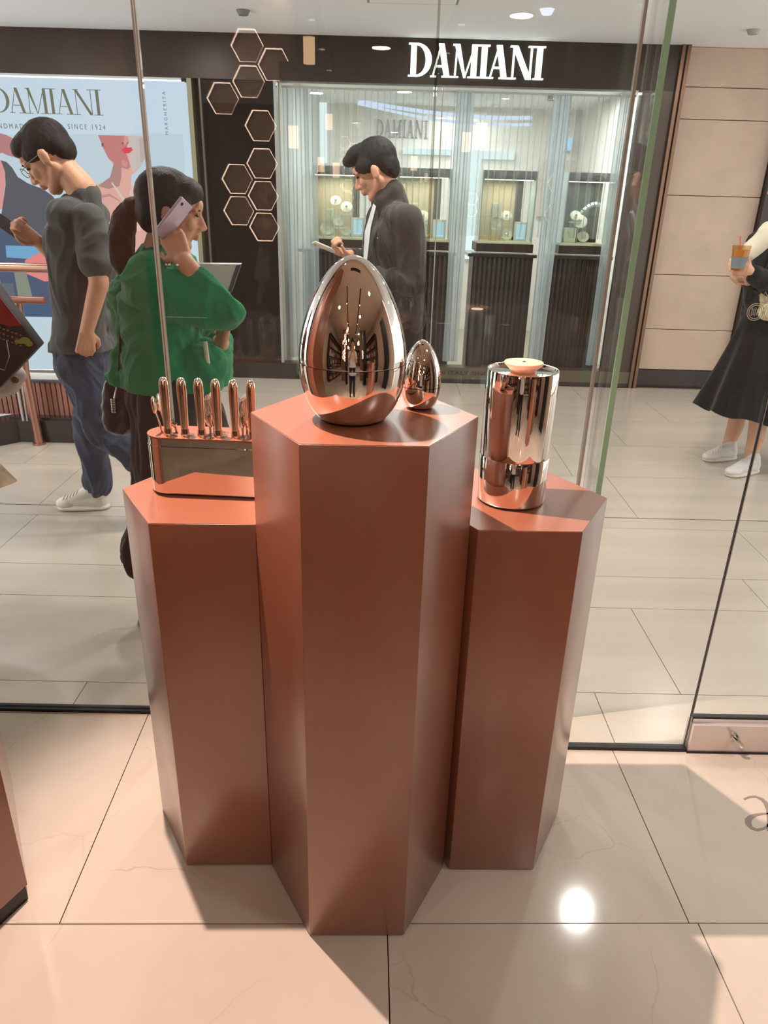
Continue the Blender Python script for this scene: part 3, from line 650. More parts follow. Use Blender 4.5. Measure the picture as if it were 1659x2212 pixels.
# ------------------------------------------------------------------ pedestals
def hexa(cx, cy, s, th): return [(cx+s*cos(th+i*pi/3), cy+s*sin(th+i*pi/3)) for i in range(6)]
K = .9484; MZ, SZ = 1.115, .8943
PED = [(-.04093*K, 1.32816*K, .2147*K, .0296, MZ, 'tallest hexagonal copper pedestal, in the centre, carrying the two eggs'),
       (-.37028*K, 1.50603*K, .2125*K, .0371, SZ, 'lower hexagonal copper pedestal on the left under the cutlery block'),
       (.28999*K, 1.51403*K, .2117*K, .0301, SZ, 'lower hexagonal copper pedestal on the right under the steel canister')]
for cx, cy, s, th, hz, lab in PED:
    t = thing('pedestal', lab, 'pedestal', (cx, cy, 0), 'hexagonal copper pedestals')
    bb = B(); bb.prism(hexa(cx, cy, s, th), .004, hz-.0008); o = part(bb, 'body', copper, t, bevel=.0012)
    for k in range(6):
        pass
    part(B().prism(hexa(cx, cy, s-.0012, th), hz-.0012, hz), 'top_panel', copper, t)
    part(B().prism(hexa(cx, cy, s-.012, th), 0, .0045), 'foot', blackgap, t)
# tall copper column at the left edge
cl = thing('display_column', 'tall copper clad display column cut by the left edge of the photo', 'column', (-1.15, 1.15, 0))
cpts = [(-.775, 1.150), (-.96, 1.335), (-1.33, 1.335), (-1.50, 1.0), (-1.33, .55), (-1.0, .62)]
cpts = [(-.772, 1.152), (-.955, 1.46), (-1.32, 1.46), (-1.50, 1.14), (-1.32, .60), (-.985, .70)]
part(B().prism(cpts, .045, WH), 'cladding', copper, cl)
part(B().prism([(x*.985-.017 if x > -1.1 else x*.99, y) for x, y in cpts], 0, .045), 'plinth', blackgap, cl)

# ------------------------------------------------------------------ table ware
def egg_prof(H, Rm, n=44, base=.49, wide=.40):
    P = []
    for i in range(n+1):
        t = pi*i/n; z = -cos(t); k = 1-.19*z-.03*z*z if z > -2 else 1
        P.append((sin(t)*k, z))
    mx = max(p[0] for p in P); z0 = -cos(math.asin(base)) ; P = [(r/mx*Rm, z) for r, z in P]
    P = [p for p in P if p[1] > z0-1e-6]; zz0 = P[0][1]
    return [(r, (z-zz0)/(1-zz0)*H) for r, z in P]
def egg(name, c, H, Rm, seam, lab):
    t = thing(name, lab, 'cutlery holder', c, 'polished steel eggs'); pr = egg_prof(H, Rm)
    def rad(z):
        for a, b_ in zip(pr, pr[1:]):
            if a[1] <= z <= b_[1]: u = (z-a[1])/(b_[1]-a[1]); return a[0]+(b_[0]-a[0])*u
    lo = [(0, .002)]+[(r, max(z, .002)) for r, z in pr if z < seam]+[(rad(seam)-.0003, seam-.0007), (0, seam-.0007)]
    hi = [(0, seam+.0002), (rad(seam)-.0003, seam+.0002)]+[(r, z) for r, z in pr if z > seam]; hi[-1] = (0, H)
    part(B().lathe(lo, c, 96), 'base', mirror, t); part(B().lathe(hi, c, 96), 'lid', mirror, t)
    part(B().lathe([(0, 0), (pr[0][0]*.98, 0), (pr[0][0], .0025), (0, .0025)], c, 48), 'foot_ring', blackgap, t)
    return t
egg('steel_egg', (-.060, 1.234, MZ), .270, .0915, .101, 'large mirror polished steel egg standing at the front of the tallest pedestal')
egg('steel_egg', (.0610, 1.318, MZ), .124, .0375, .042, 'small mirror polished steel egg behind the right side of the large egg')
c = (.2655, 1.425, SZ); t = thing('steel_canister', 'tall mirror polished steel cylinder with round wooden knob on the right pedestal', 'canister', c)
rr = .0712
part(B().lathe([(0, .003), (rr-.003, .003), (rr, .007), (rr, .0995), (rr-.0006, .1005), (0, .1005)], c, 96), 'base', mirror, t)
part(B().lathe([(0, .1012), (rr-.0006, .1012), (rr, .1022), (rr, .270), (rr-.001, .2745), (rr-.0035, .2745), (rr-.006, .270), (.03, .2695), (0, .2695)], c, 96), 'lid', mirror, t)
part(B().lathe([(0, 0), (rr-.004, 0), (rr-.004, .003), (0, .003)], c, 64), 'foot', blackgap, t)
wood = mat('pink_beige_wood', (214, 160, 130), .5, var=.12, vscale=14, stretch=(1, 6, 6), bump=.05)
kn = part(B().lathe([(0, .2696), (.022, .2696), (.024, .272), (.032, .279), (.0375, .2845), (.0385, .2872), (.0375, .2888), (0, .2888)], c, 48), 'knob', wood, t)
kn2 = subpart(B().lathe([(0, .2887), (.004, .2887), (.0035, .2900), (0, .2903)], c, 20), 'screw_cap', mirror, kn, t)
tp = at(1120, 1010, 1.36)
bb = text('STAINLESS STEEL', 0, 0, 0, .0045, .026, depth=.0001)
for v in bb.bm.verts:
    a = -pi/2-.13+(v.co.x-.013)/rr; v.co = V((c[0]+(rr+.0002-v.co.y)*cos(a), c[1]+(rr+.0002-v.co.y)*sin(a), c[2]+.092+v.co.z))
part(bb, 'engraving', mat('engraved_grey', (150, 140, 132), .5, metal=.5), t)

# cutlery block: stadium plan
bx0, bx1, byc, bw_, ang = -.490, -.198, 1.430, .044, R(-2.2)
def stad(off, n=14, rc=(-.343, 1.430)):
    P = []; r = bw_-off; a, b_ = bx0+bw_, bx1-bw_
    for i in range(n+1): t_ = pi/2+pi*i/n; P.append((a+r*cos(t_), byc+r*sin(t_)))
    for i in range(n+1): t_ = -pi/2+pi*i/n; P.append((b_+r*cos(t_), byc+r*sin(t_)))
    return [(rc[0]+(x-rc[0])*cos(ang)-(y-rc[1])*sin(ang), rc[1]+(x-rc[0])*sin(ang)+(y-rc[1])*cos(ang)) for x, y in P]
KB = thing('cutlery_block', 'mirror polished steel oblong block holding the cutlery on the left pedestal', 'cutlery block', (-.343, 1.43, SZ))
bb = B(); bb.prism(stad(0), SZ+.004, SZ+.103, True); part(bb, 'body', mirror, KB)
bb = B(); bb.prism(stad(-.0012), SZ+.1032, SZ+.1055, True); part(bb, 'rim', mirror, KB)
bb = B(); bb.prism(stad(.001), SZ+.1057, SZ+.122, True); part(bb, 'collar', mirror, KB)
bb = B(); bb.prism(stad(.0002), SZ+.1205, SZ+.124, True); part(bb, 'top_plate', copper, KB)
bb = B(); bb.prism(stad(.004), SZ, SZ+.004, True); part(bb, 'foot', blackgap, KB)
BT = SZ+.124
def rotb(x, y): return (-.343+(x+.343)*cos(ang)-(y-1.43)*sin(ang), 1.43+(x+.343)*sin(ang)+(y-1.43)*cos(ang))
ordn = ['leftmost', 'second from the left', 'third from the left', 'fourth from the left', 'fifth from the left', 'sixth from the left', 'seventh from the left']
kx = [-.440, -.405, -.371, -.337, -.302, -.267]
def knife(): 
    t = thing('table_knife', 'x', 'knife', (0, 0, 0), 'upright table knives in the cutlery block')
    # handle up; z measured from the block top
    h = B().lathe([(0, .018), (.0075, .018), (.0080, .024), (.0082, .04), (.0096, .085), (.0098, .106), (.0088, .114), (.0062, .1195), (.003, .1218), (0, .1222)], (0, 0, 0), 24); 
    o = h.obj('handle', mirror_gold, t)
    o = B().lathe([(0, -.006), (.0094, -.006), (.0100, -.001), (.0090, .010), (.0083, .0175), (0, .0175)], (0, 0, 0), 20, sy=.62).obj('bolster', mirror_gold, t)
    b = B().box((-.006, -.0008, -.10), (.010, .0008, -.006)); b.obj('blade', mirror_gold, t); return t
kp = knife(); 
def setk(o, x, y, i, nm): o.location = (x, y, BT-.003); o['label'] = nm
for i, x in enumerate(kx):
    o = kp if i == 0 else copy_tree(kp); X, Y_ = rotb(x, 1.407); setk(o, X, Y_, i, ordn[i]+' polished knife handle standing in the front row of the cutlery block')
def fork(s=1., lean=.25):
    t = thing('fork', 'x', 'fork', (0, 0, 0), 'forks standing tines up in the cutlery block'); b = B(); n = 4
    b.tube([(0, 0, -.06), (0, 0, 0), (0, .001, .018*s)], [.003, .0026, .003], 8)
    P = [(0, .001, .018*s), (0, .003, .028*s), (0, .008, .044*s)]
    b.tube(P, [.003, .007, .0105*s], 8); 
    for v in b.bm.verts: pass
    b.obj('stem', mirror_gold, t)
    for k in range(4):
        x = (k-1.5)*.0052*s; b = B(); pts = []
        for j in range(7):
            u = j/6; pts.append((x*(1+.05*u), .008+.007*sin(u*2.6)-.010*u*u*lean*4, .044*s+.05*s*u))
        b.tube(pts, [.0015, .0015, .0015, .0014, .0013, .0011, .0006], 6); b.obj('tine', mirror_gold, t)
    return t
def spoon():
    t = thing('teaspoon', 'x', 'spoon', (0, 0, 0), 'spoons standing bowls up in the cutlery block'); b = B()
    b.tube([(0, 0, -.05), (0, 0, 0), (0, .002, .03), (0, .004, .045)], [.0026, .0024, .0020, .0026], 8); b.obj('stem', mirror_gold, t)
    b = B(); b.ell((0, .004, .062), (.0105, .0035, .019)); b.obj('bowl', mirror_gold, t); return t
fk = fork(); n = 0
for (x, y, rz, tilt, sc, lb_) in [(-.357, 1.418, 60, 4, .92, 'fork between the third and fourth knife, nearest the front'), (-.352, 1.428, 64, 5, .95, 'fork between the third and fourth knife, middle of three'), (-.346, 1.440, 70, 6, .97, 'fork between the third and fourth knife, rearmost of three'),
    (-.290, 1.416, 60, 4, .90, 'fork between the fifth and sixth knife, nearest the front'), (-.284, 1.427, 65, 5, .93, 'fork between the fifth and sixth knife, middle of three'), (-.278, 1.440, 70, 6, .95, 'fork between the fifth and sixth knife, rearmost of three')]:
    o = fk if n == 0 else copy_tree(fk); n += 1; X, Y_ = rotb(x, y); o.location = (X, Y_, BT); o.rotation_euler = (R(tilt), 0, R(rz)); o.scale = (sc,)*3; o['label'] = lb_
sf = fork(.62, .1)
o = sf; X, Y_ = rotb(-.428, 1.425); o.location = (X, Y_, BT); o.rotation_euler = (0, R(-10), R(80)); o['label'] = 'short dessert fork leaning left behind the second knife'
sp = spoon(); X, Y_ = rotb(-.459, 1.425); sp.location = (X, Y_, BT); sp.rotation_euler = (0, R(-14), R(80)); sp['label'] = 'small spoon leaning left beside the leftmost knife'
o = copy_tree(sp); X, Y_ = rotb(-.455, 1.437); o.location = (X, Y_, BT); o.rotation_euler = (0, R(-9), R(80)); o['label'] = 'small spoon just behind the leftmost knife'
# dark slots under every piece
for x in kx:
    X, Y_ = rotb(x, 1.407); part(B().lathe([(0, BT), (.0135, BT), (.0135, BT+.0004), (0, BT+.0004)], (X+.004, Y_+.006, 0), 18, sx=1, sy=.8), 'slot', mat('slot_dark', (70, 40, 30), .6), KB)

# ------------------------------------------------------------------ railing and curb in the mall
curb = thing('curb', 'low black polished curb around the stair opening at the left', 'curb', (-2.2, 4.45, 0))
b = B(); P_ = [(-2.30, 4.365), (-1.66, 4.375), (-1.66, 4.52), (-2.36, 4.52)]; b.prism(P_, 0, .142)
part(b, 'front_block', blackstone, curb)
b = B(); b.prism([(-2.30, 4.365), (-2.36, 4.52), (-3.3, 3.55), (-3.2, 3.40)], 0, .142); part(b, 'side_block', blackstone, curb)
part(B().box((-2.36, 4.40, .142), (-1.66, 4.50, .152)), 'cap', mat('curb_cap', (46, 36, 34), .2), curb)
pan = thing('slatted_panel', 'reddish brown vertical slatted panel standing on the black curb', 'panel', (-2.05, 4.47, .152))
sl = mat('red_brown_slat', (150, 96, 84), .35, var=.2, vscale=20, stretch=(1, 1, .1))
part(B().box((-2.75, 4.475, .152), (-1.66, 4.49, .365)), 'backing', mat('slat_backing', (96, 56, 50), .6), pan)
for k in range(34): part(B().box((-2.74+k*.032, 4.458, .152), (-2.716+k*.032, 4.475, .362)), 'slat', sl, pan)
part(B().box((-2.75, 4.45, .362), (-1.66, 4.495, .372)), 'rail', mat('slat_top', (70, 60, 64), .3), pan)
rail = thing('railing', 'metal railing with two brown handrails and a slanting post in front of the poster', 'railing', (-2.17, 4.37, 0))
rm = mat('brown_steel', (176, 130, 112), .25, metal=.8, var=.05)
a = at(90, 955, 4.36); 
part(B().tube([(a.x, 4.33, .0), (a.x-.015, 4.33, .45), (at(36, 640, 4.33).x, 4.33, .86)], .026, 16), 'post', rm, rail)
part(B().tube([(a.x, 4.33, 0), (a.x, 4.33, .012)], .038, 16), 'post_foot', rm, rail)
z1 = at(60, 578, 4.3).z; z2 = at(60, 648, 4.3).z
part(B().tube([(-3.2, 4.30, z1-.004), (-1.86, 4.30, z1)], .026, 16), 'handrail', rm, rail)
part(B().tube([(-3.2, 4.30, z2-.003), (at(97, 648, 4.3).x, 4.30, z2)], .020, 16), 'handrail', mat('red_wood_rail', (140, 74, 50), .25), rail)
for px in (3,):
    part(B().tube([(at(px, 640, 4.33).x-.0, 4.33, .15), (at(px, 640, 4.33).x, 4.33, z1)], .008, 10), 'baluster', mat('white_steel', (196, 196, 200), .3, metal=.6), rail)
part(B().tube([(at(48, 860, 4.33).x, 4.345, .145), (at(40, 760, 4.33).x, 4.345, z2)], .007, 10), 'baluster', MATS['white_steel'], rail)

# ------------------------------------------------------------------ the store behind the lens (seen mirrored in steel and glass)
for i, (x, y) in enumerate(STORE_LAMPS):
    t = thing('store_downlight', ['round store downlight right of the photographer', 'round store downlight left of the photographer', 'round store downlight behind the photographer, right', 'round store downlight before the honeycomb shelves', 'round store downlight before the right shelves', 'round store downlight at the back of the store', 'added round fill light above the glass door side'][i], 'downlight', (x, y, WH), 'store ceiling downlights')
    part(B().lathe([(.085, WH-.01), (.11, WH-.01), (.11, WH-.0002), (.085, WH-.0002)], (x, y, 0), 24), 'rim', white_p, t)
    part(B().lathe([(0, WH-.004), (.084, WH-.004), (.084, WH-.0006), (0, WH-.0006)], (x, y, 0), 24), 'diffuser', emat('store_lamp_face', (255, 226, 200), 4), t)
for x0, lab in ((-.5, 'black ceiling track left of the store centre'), (.55, 'black ceiling track right of the store centre')):
    t = thing('light_track', lab, 'light track', (x0, -2.2, WH)); part(B().box((x0-.03, -5.4, WH-.035), (x0+.03, .35, WH-.0002)), 'rail', black, t)
    for k in range(5):
        y = -.2-k*1.1; part(B().lathe([(0, 0), (.03, 0), (.035, .1), (0, .1)], (x0, y, WH-.15), 14), 'spot_head', black, t)
        part(B().lathe([(0, 0), (.026, 0), (.026, .004), (0, .004)], (x0, y, WH-.155), 14), 'spot_lens', emat('track_lens', (255, 236, 214), 5), t)
t = thing('ceiling_slot', 'black linear air slot in the store ceiling beside the glass', 'vent', (0, 1.1, WH)); part(B().box((-.25, .95, WH-.01), (.45, 1.12, WH-.0002)), 'grille', black, t)
t = thing('track_spotlight', 'copper toned spotlight under the store ceiling that lights the pedestals', 'spotlight', (KEY[0], KEY[1], WH))
part(B().lathe([(.03, 2.615), (.038, 2.615), (.034, 2.70), (.01, 2.72), (.01, WH-.0002), (0, WH-.0002), (0, 2.715), (.03, 2.69)], (KEY[0], KEY[1], 0), 20), 'housing', black, t)
def shelfunit(x0, x1, y0, y1, lab, face, seed):
    t = thing('shelf_unit', lab, 'shelf', ((x0+x1)/2, (y0+y1)/2, 0), 'store shelf units'); wd = mat('dark_walnut', (70, 46, 34), .4, var=.2, vscale=6)
    ax = face != 'y'
    for k in range(6): part(B().box((x0, y0, .08+k*.4), (x1, y1, .105+k*.4)), 'shelf', wd, t)
    for yy in ((y0, y0+.025), (y1-.025, y1)) if ax else (): part(B().box((x0, yy[0], 0), (x1, yy[1], 2.2)), 'side_panel', wd, t)
    for xx in ((x0, x0+.025), (x1-.025, x1)) if not ax else (): part(B().box((xx[0], y0, 0), (xx[1], y1, 2.2)), 'side_panel', wd, t)
    part(B().box((x0, y0, 2.2), (x1, y1, 2.225)), 'top', wd, t)
    rnd = random.Random(seed); L_ = (y1-y0) if ax else (x1-x0); nn = int(L_/.24)
    cn = ['red', 'white', 'navy', 'amber', 'grey', 'sand']
    cols = [(190, 60, 50), (230, 225, 215), (60, 70, 90), (200, 150, 90), (120, 120, 130), (210, 190, 160)]
    for k in range(5):
        for j in range(nn):
            u = (j+.5)/nn; cx_ = (x0+x1)/2 if ax else x0+u*(x1-x0); cy_ = y0+u*(y1-y0) if ax else (y0+y1)/2
            ci = rnd.randrange(6); h = rnd.uniform(.14, .28); z = .1055+k*.4; cm = mat('ware_%d' % ci, cols[ci], .35)
            if rnd.random() < .5: b = B().lathe([(0, 0), (.045, 0), (.05, .01), (.05, h*.7), (.02, h*.85), (.02, h), (0, h)], (cx_, cy_, z), 14); nm, ct = 'jar', 'jar'
            else: b = B().box((cx_-.06, cy_-.06, z), (cx_+.06, cy_+.06, z+h)); nm, ct = 'gift_box', 'box'
            o = b.obj(nm, cm); tag(o, '%s %s on the %s shelf of the %s shelf unit' % (cn[ci], {'jar': 'round jar', 'gift_box': 'square gift box'}[nm], ['lowest', 'second', 'third', 'fourth', 'top'][k], {1: 'right', 2: 'left', 3: 'rear'}[seed]), ct, 'wares on the store shelves')
shelfunit(2.3, 2.68, -3.2, -.6, 'dark walnut shelf unit with wares along the right store wall', 'x', 1)
shelfunit(-2.68, -2.3, -4.6, -.8, 'dark walnut shelf unit with wares along the left store wall', 'x', 2)
shelfunit(-.6, 2.0, -5.95, -5.6, 'dark walnut shelf unit with wares at the back of the store', 'y', 3)
# dark furniture beside the glass and around the photographer
t = thing('dark_panel', 'black full height panel beside the copper column, mirrored in the large egg', 'panel', (-2.1, 1.66, 0)); part(B().box((-2.69, 1.56, 0), (-1.52, 1.76, WH)), 'board', black, t)
for i, (x0, y0, x1, y1, h, mm, lab) in enumerate([(2.15, .45, 2.60, .95, 2.2, black, 'tall black cabinet right of the store floor, mirrored in steel'), (1.05, -1.25, 1.3, -1.0, 2.3, black, 'slim black display tower behind the photographer, mirrored in steel'), (-.62, -1.6, -.42, -1.4, 2.2, black, 'slim black display tower left behind the photographer, mirrored in steel')]):
    t = thing('display_tower', lab, 'cabinet', ((x0+x1)/2, (y0+y1)/2, 0)); part(B().box((x0, y0, .06), (x1, y1, h)), 'body', mm, t, bevel=.004); part(B().box((x0+.02, y0+.02, 0), (x1-.02, y1-.02, .06)), 'plinth', chrome, t)
for x, y, h, lab in ((.98, .02, 1.15, 'copper hexagonal pedestal right of the photographer, mirrored in steel'), (1.42, -.25, .9, 'low copper hexagonal pedestal further right of the photographer, mirrored in steel')):
    t = thing('pedestal', lab, 'pedestal', (x, y, 0), 'hexagonal copper pedestals'); part(B().prism(hexa(x, y, .2, .03), .004, h), 'body', copper, t, bevel=.0012); part(B().prism(hexa(x, y, .19, .03), 0, .0045), 'foot', blackgap, t)
# honeycomb shelves
hexm = mat('copper_frame', (90, 60, 46), .35, metal=.6); led = emat('warm_led', (255, 214, 186), 22)
for x0, x1, lab in ((-1.32, -.60, 'brown partition behind the left honeycomb shelves'), (1.05, 1.75, 'brown partition behind the right honeycomb shelves')):
    t = thing('partition', lab, 'partition', ((x0+x1)/2, -2.2, 0)); part(B().box((x0, -2.24, 0), (x1, -2.19, WH)), 'board', mat('brown_board', (150, 116, 92), .5), t)
hx = [(-.83, 1.67), (-.83, 1.462), (-.83, 1.254), (-1.01, 1.566), (-1.01, 1.358), (-.90, 2.375), (-.90, 2.167), (-1.08, 2.063), (-.725, 2.27), (-.83, 1.905), (1.30, 1.60), (1.30, 1.392), (1.48, 1.496), (1.48, 1.288)]
def hexshelf():
    t = thing('honeycomb_shelf', 'x', 'shelf', (0, 0, 0), 'lit honeycomb shelves'); ro, ri, rl = .119, .111, .107
    def ring(a, c, y0, y1, name, m):
        b = B()
        for i in range(6):
            t0, t1 = i*pi/3, (i+1)*pi/3
            q = [(a*cos(t0), a*sin(t0)), (a*cos(t1), a*sin(t1)), (c*cos(t1), c*sin(t1)), (c*cos(t0), c*sin(t0))]
            b.poly3([(x, y0, z) for x, z in q], (0, y1-y0, 0))
        return b.obj(name, m, t)
    ring(ro, ri, -.16, 0, 'frame', hexm); ring(ri-.0005, rl-.003, -.03, -.024, 'light_strip', led)
    b = B(); b.poly3([(ri*cos(i*pi/3), -.158, ri*sin(i*pi/3)) for i in range(6)], (0, -.002, 0)); b.obj('back_panel', mat('hex_back', (220, 190, 165), .5), t); return t
h0 = hexshelf(); names_ = ['upper middle', 'middle', 'lower', 'left upper', 'left lower', 'topmost', 'second from the top', 'top left', 'top right', 'single centre', 'right cluster upper', 'right cluster middle', 'right cluster outer', 'right cluster lowest']
for i, (x, z) in enumerate(hx):
    o = h0 if i == 0 else copy_tree(h0); o.location = (x, -2.027, z); o['label'] = 'lit hexagonal wall shelf mirrored in the glass, '+names_[i]+' cell'
# pendant lamps
for i, (x, z, s, lab) in enumerate([(-.491, 1.765, 1.0, 'lower left warm pendant lamp mirrored in the glass'), (-.401, 2.18, 1.1, 'warm pendant lamp mirrored on the dark fascia'), (-.298, 1.849, .7, 'small warm pendant lamp mirrored above the walking man'), (-.347, 1.635, .7, 'small warm pendant lamp mirrored on the first showcase header'), (-.262, 1.61, .7, 'lowest small warm pendant lamp mirrored beside the forehead'), (.481, 1.775, .9, 'warm pendant lamp mirrored in the middle of the sheer curtain'), (.567, 1.81, 1.2, 'larger warm pendant lamp mirrored in the middle of the sheer curtain'), (.19, 1.66, .7, 'small warm pendant lamp mirrored on the second showcase header')]):
    y = -.88-.03*i; t = thing('pendant_lamp', lab, 'lamp', (x, y, z), 'small warm pendant lamps')
    part(B().lathe([(0, z-.055*s), (.028*s, z-.055*s), (.028*s, z+.055*s), (0, z+.055*s)], (x, y, 0), 18), 'shade', emat('pendant_glow', (255, 206, 160), 11), t)
    part(B().tube([(x, y, z+.055*s), (x, y, WH)], .002, 6), 'cord', black, t)
# ------------------------------------------------------------------ people
def remesh(b, name, m, root, vox=.006, it=4, wr=0, wf=9, wdir=(1, 1, 1), fac=.5, fn=None, parent=None, hem=None):
    it = it*4 if name in ('tshirt', 'jacket', 'hooded_top', 'hood', 'jeans', 'trousers', 'top', 'shawl') else it; wr *= 2.6 if name not in ('hair', 'ponytail') else 1
    me = bpy.data.meshes.new(name+'_raw'); bmesh.ops.recalc_face_normals(b.bm, faces=b.bm.faces); b.bm.to_mesh(me); b.bm.free()
    o = bpy.data.objects.new('tmp', me); COL.objects.link(o)
    r = o.modifiers.new('r', 'REMESH'); r.mode = 'VOXEL'; r.voxel_size = vox; r.use_smooth_shade = True
    s = o.modifiers.new('s', 'SMOOTH'); s.factor = fac; s.iterations = it
    dg = bpy.context.evaluated_depsgraph_get(); out = bpy.data.meshes.new_from_object(o.evaluated_get(dg)); bpy.data.objects.remove(o); bpy.data.meshes.remove(me)
    if wr:
        ns = [v.normal.copy() for v in out.vertices]
        for v, nn in zip(out.vertices, ns):
            p = V((v.co.x*wdir[0], v.co.y*wdir[1], v.co.z*wdir[2]))*wf
            q_ = p+V((noise.noise(p*.6), noise.noise(p*.6+V((9, 2, 4))), noise.noise(p*.6+V((3, 8, 5)))))*.8
            t = noise.noise(q_); t2 = noise.noise(q_*2.1+V((7, 3, 1)))
            v.co += nn*wr*((.45-2.2*min(abs(t), .4))+(.3-1.2*min(abs(t2), .35))+(.35 if wr > .008 else 0))
    if fn:
        for v in out.vertices: v.co = fn(v.co.copy())
    if hem is not None:                      # cut the cloth off level at its hem
        hb = bmesh.new(); hb.from_mesh(out); bmesh.ops.bisect_plane(hb, geom=hb.verts[:]+hb.edges[:]+hb.faces[:], plane_co=(0, 0, hem), plane_no=(0, 0, -1), clear_outer=True)
        hb.to_mesh(out); hb.free()
    out.transform(M.Translation(-root.location)); out.name = name
    out.materials.clear(); out.materials.append(m)
    ob = bpy.data.objects.new(name, out); COL.objects.link(ob); ob.parent = parent or root; return ob
def basis(fwd, up):
    f = V(fwd).normalized(); u = V(up); u = (u-f*u.dot(f)).normalized(); return f.cross(u), f, u       # right, forward, up
def headparts(b, C, fwd, up, neck, s=1., fem=False, rn=.054):
    r, f, u = basis(fwd, up); rot = M((r, f, u)).transposed(); P = lambda x, y, z: V(C)+(r*x+f*y+u*z)*s
    E_ = lambda c, rad: b.ell(P(*c), [q*s for q in rad], rot, 18)
    E_((0, -.012, .035), (.075, .096, .086)); E_((0, .030, -.020), (.060, .058, .084)); E_((0, .052, -.088), (.026, .026, .022))
    for k in (-1, 1):
        b.cap(P(k*.050, -.012, -.045), P(k*.018, .060, -.092), .024*s, .020*s)
        E_((k*.036, .062, -.018), (.026, .022, .026)); E_((k*.034, .074, .026), (.024, .014, .010))
        E_((k*.078, -.012, -.004), (.008, .019, .032)); E_((k*.080, -.004, -.022), (.007, .011, .013)); E_((k*.012, .098, -.030), (.010, .011, .009))
    b.cap(P(0, .086, .018), P(0, .110, -.024), .009*s, .0125*s); E_((0, .082, .040), (.046, .018, .026))
    E_((0, .092, -.052), (.022, .011, .0065)); E_((0, .090, -.063), (.019, .011, .0075))
    b.cap(P(0, -.022, -.050), V(neck), .050*s if not fem else .043*s, rn, 18)
    return P, rot
def headextras(root, P, rot, s, par, eye=(30, 22, 20), brow=(24, 18, 16), lips=None):
    b = B()
    for k in (-1, 1): b.ell(P(k*.032, .083, .012), (.013*s, .006*s, .0045*s), rot, 10)
    subpart(b, 'eye', mat('eye_dark%d' % eye[0], eye, .2), par, root, smooth=True)
    b = B()
    for k in (-1, 1): b.ell(P(k*.033, .0885, .030), (.019*s, .004*s, .0038*s), rot, 10)
    subpart(b, 'eyebrow', mat('hair_black', brow, .5), par, root, smooth=True)
def hand(b, w, d, n, curl=.5, s=1., spread=.0, thumb=1, side=1):
    d = V(d).normalized(); n = V(n); n = (n-d*n.dot(d)).normalized(); e = d.cross(n)*side; w = V(w)
    for k in range(4):
        q = (k-1.5)*.0205*s; b.cap(w+e*q*.55+d*.008, w+e*q+d*.088*s, .015*s, .0125*s, 8)
        L = [.040, .045, .042, .034][k]*s; p = w+e*q+d*(.090-.004*abs(k-1))*s; a = 0
        for j, l in enumerate((L, L*.72, L*.55)):
            a += curl*(1.0 if j else .7)*1.15; dd = d*cos(a)+n*sin(a)+e*spread*(k-1.5); p2 = p+dd*l; b.cap(p, p2, (.0098-.0008*j)*s, (.009-.0009*j)*s, 8); p = p2
    t0 = w+e*-.018*s*1+d*.020*s; t1 = t0+(d*.55-e*.75+n*.35).normalized()*.042*s; t2 = t1+(d*.8-e*.3+n*.5*min(1, curl+.3)).normalized()*.032*s; t3 = t2+(d*.8+e*.1+n*.7*min(1, curl+.3)).normalized()*.026*s
    b.cap(t0, t1, .015*s, .0125*s, 8); b.cap(t1, t2, .012*s, .0105*s, 8); b.cap(t2, t3, .0105*s, .0085*s, 8)
def torso(b, pel, wai, che, s, e=0, k=1, sh=.15, hip=.085):
    pel, wai, che, s = V(pel), V(wai), V(che), V(s).normalized()
    for g in (-1, 1):
        b.cap(pel+s*g*hip*k, wai+s*g*.068*k, (.100+e)*k, (.090+e)*k, 18); b.cap(wai+s*g*.068*k, che+s*g*.072*k, (.090+e)*k, (.104+e)*k, 18)
    b.cap(pel-s*hip*k, pel+s*hip*k, (.100+e)*k, (.100+e)*k); b.cap(wai-s*.06*k, wai+s*.06*k, (.090+e)*k, (.090+e)*k); b.cap(che-s*.07*k, che+s*.07*k, (.104+e)*k, (.104+e)*k)
    u = (che-wai).normalized(); b.cap(che+u*.10*k-s*sh*k, che+u*.10*k+s*sh*k, (.052+e)*k, (.052+e)*k)
    b.cap(che, che+u*.115*k, (.10+e)*k, (.065+e)*k)
def chain(b, pts, rs, n=16):
    for i in range(len(pts)-1): b.cap(pts[i], pts[i+1], rs[i], rs[i+1], n)
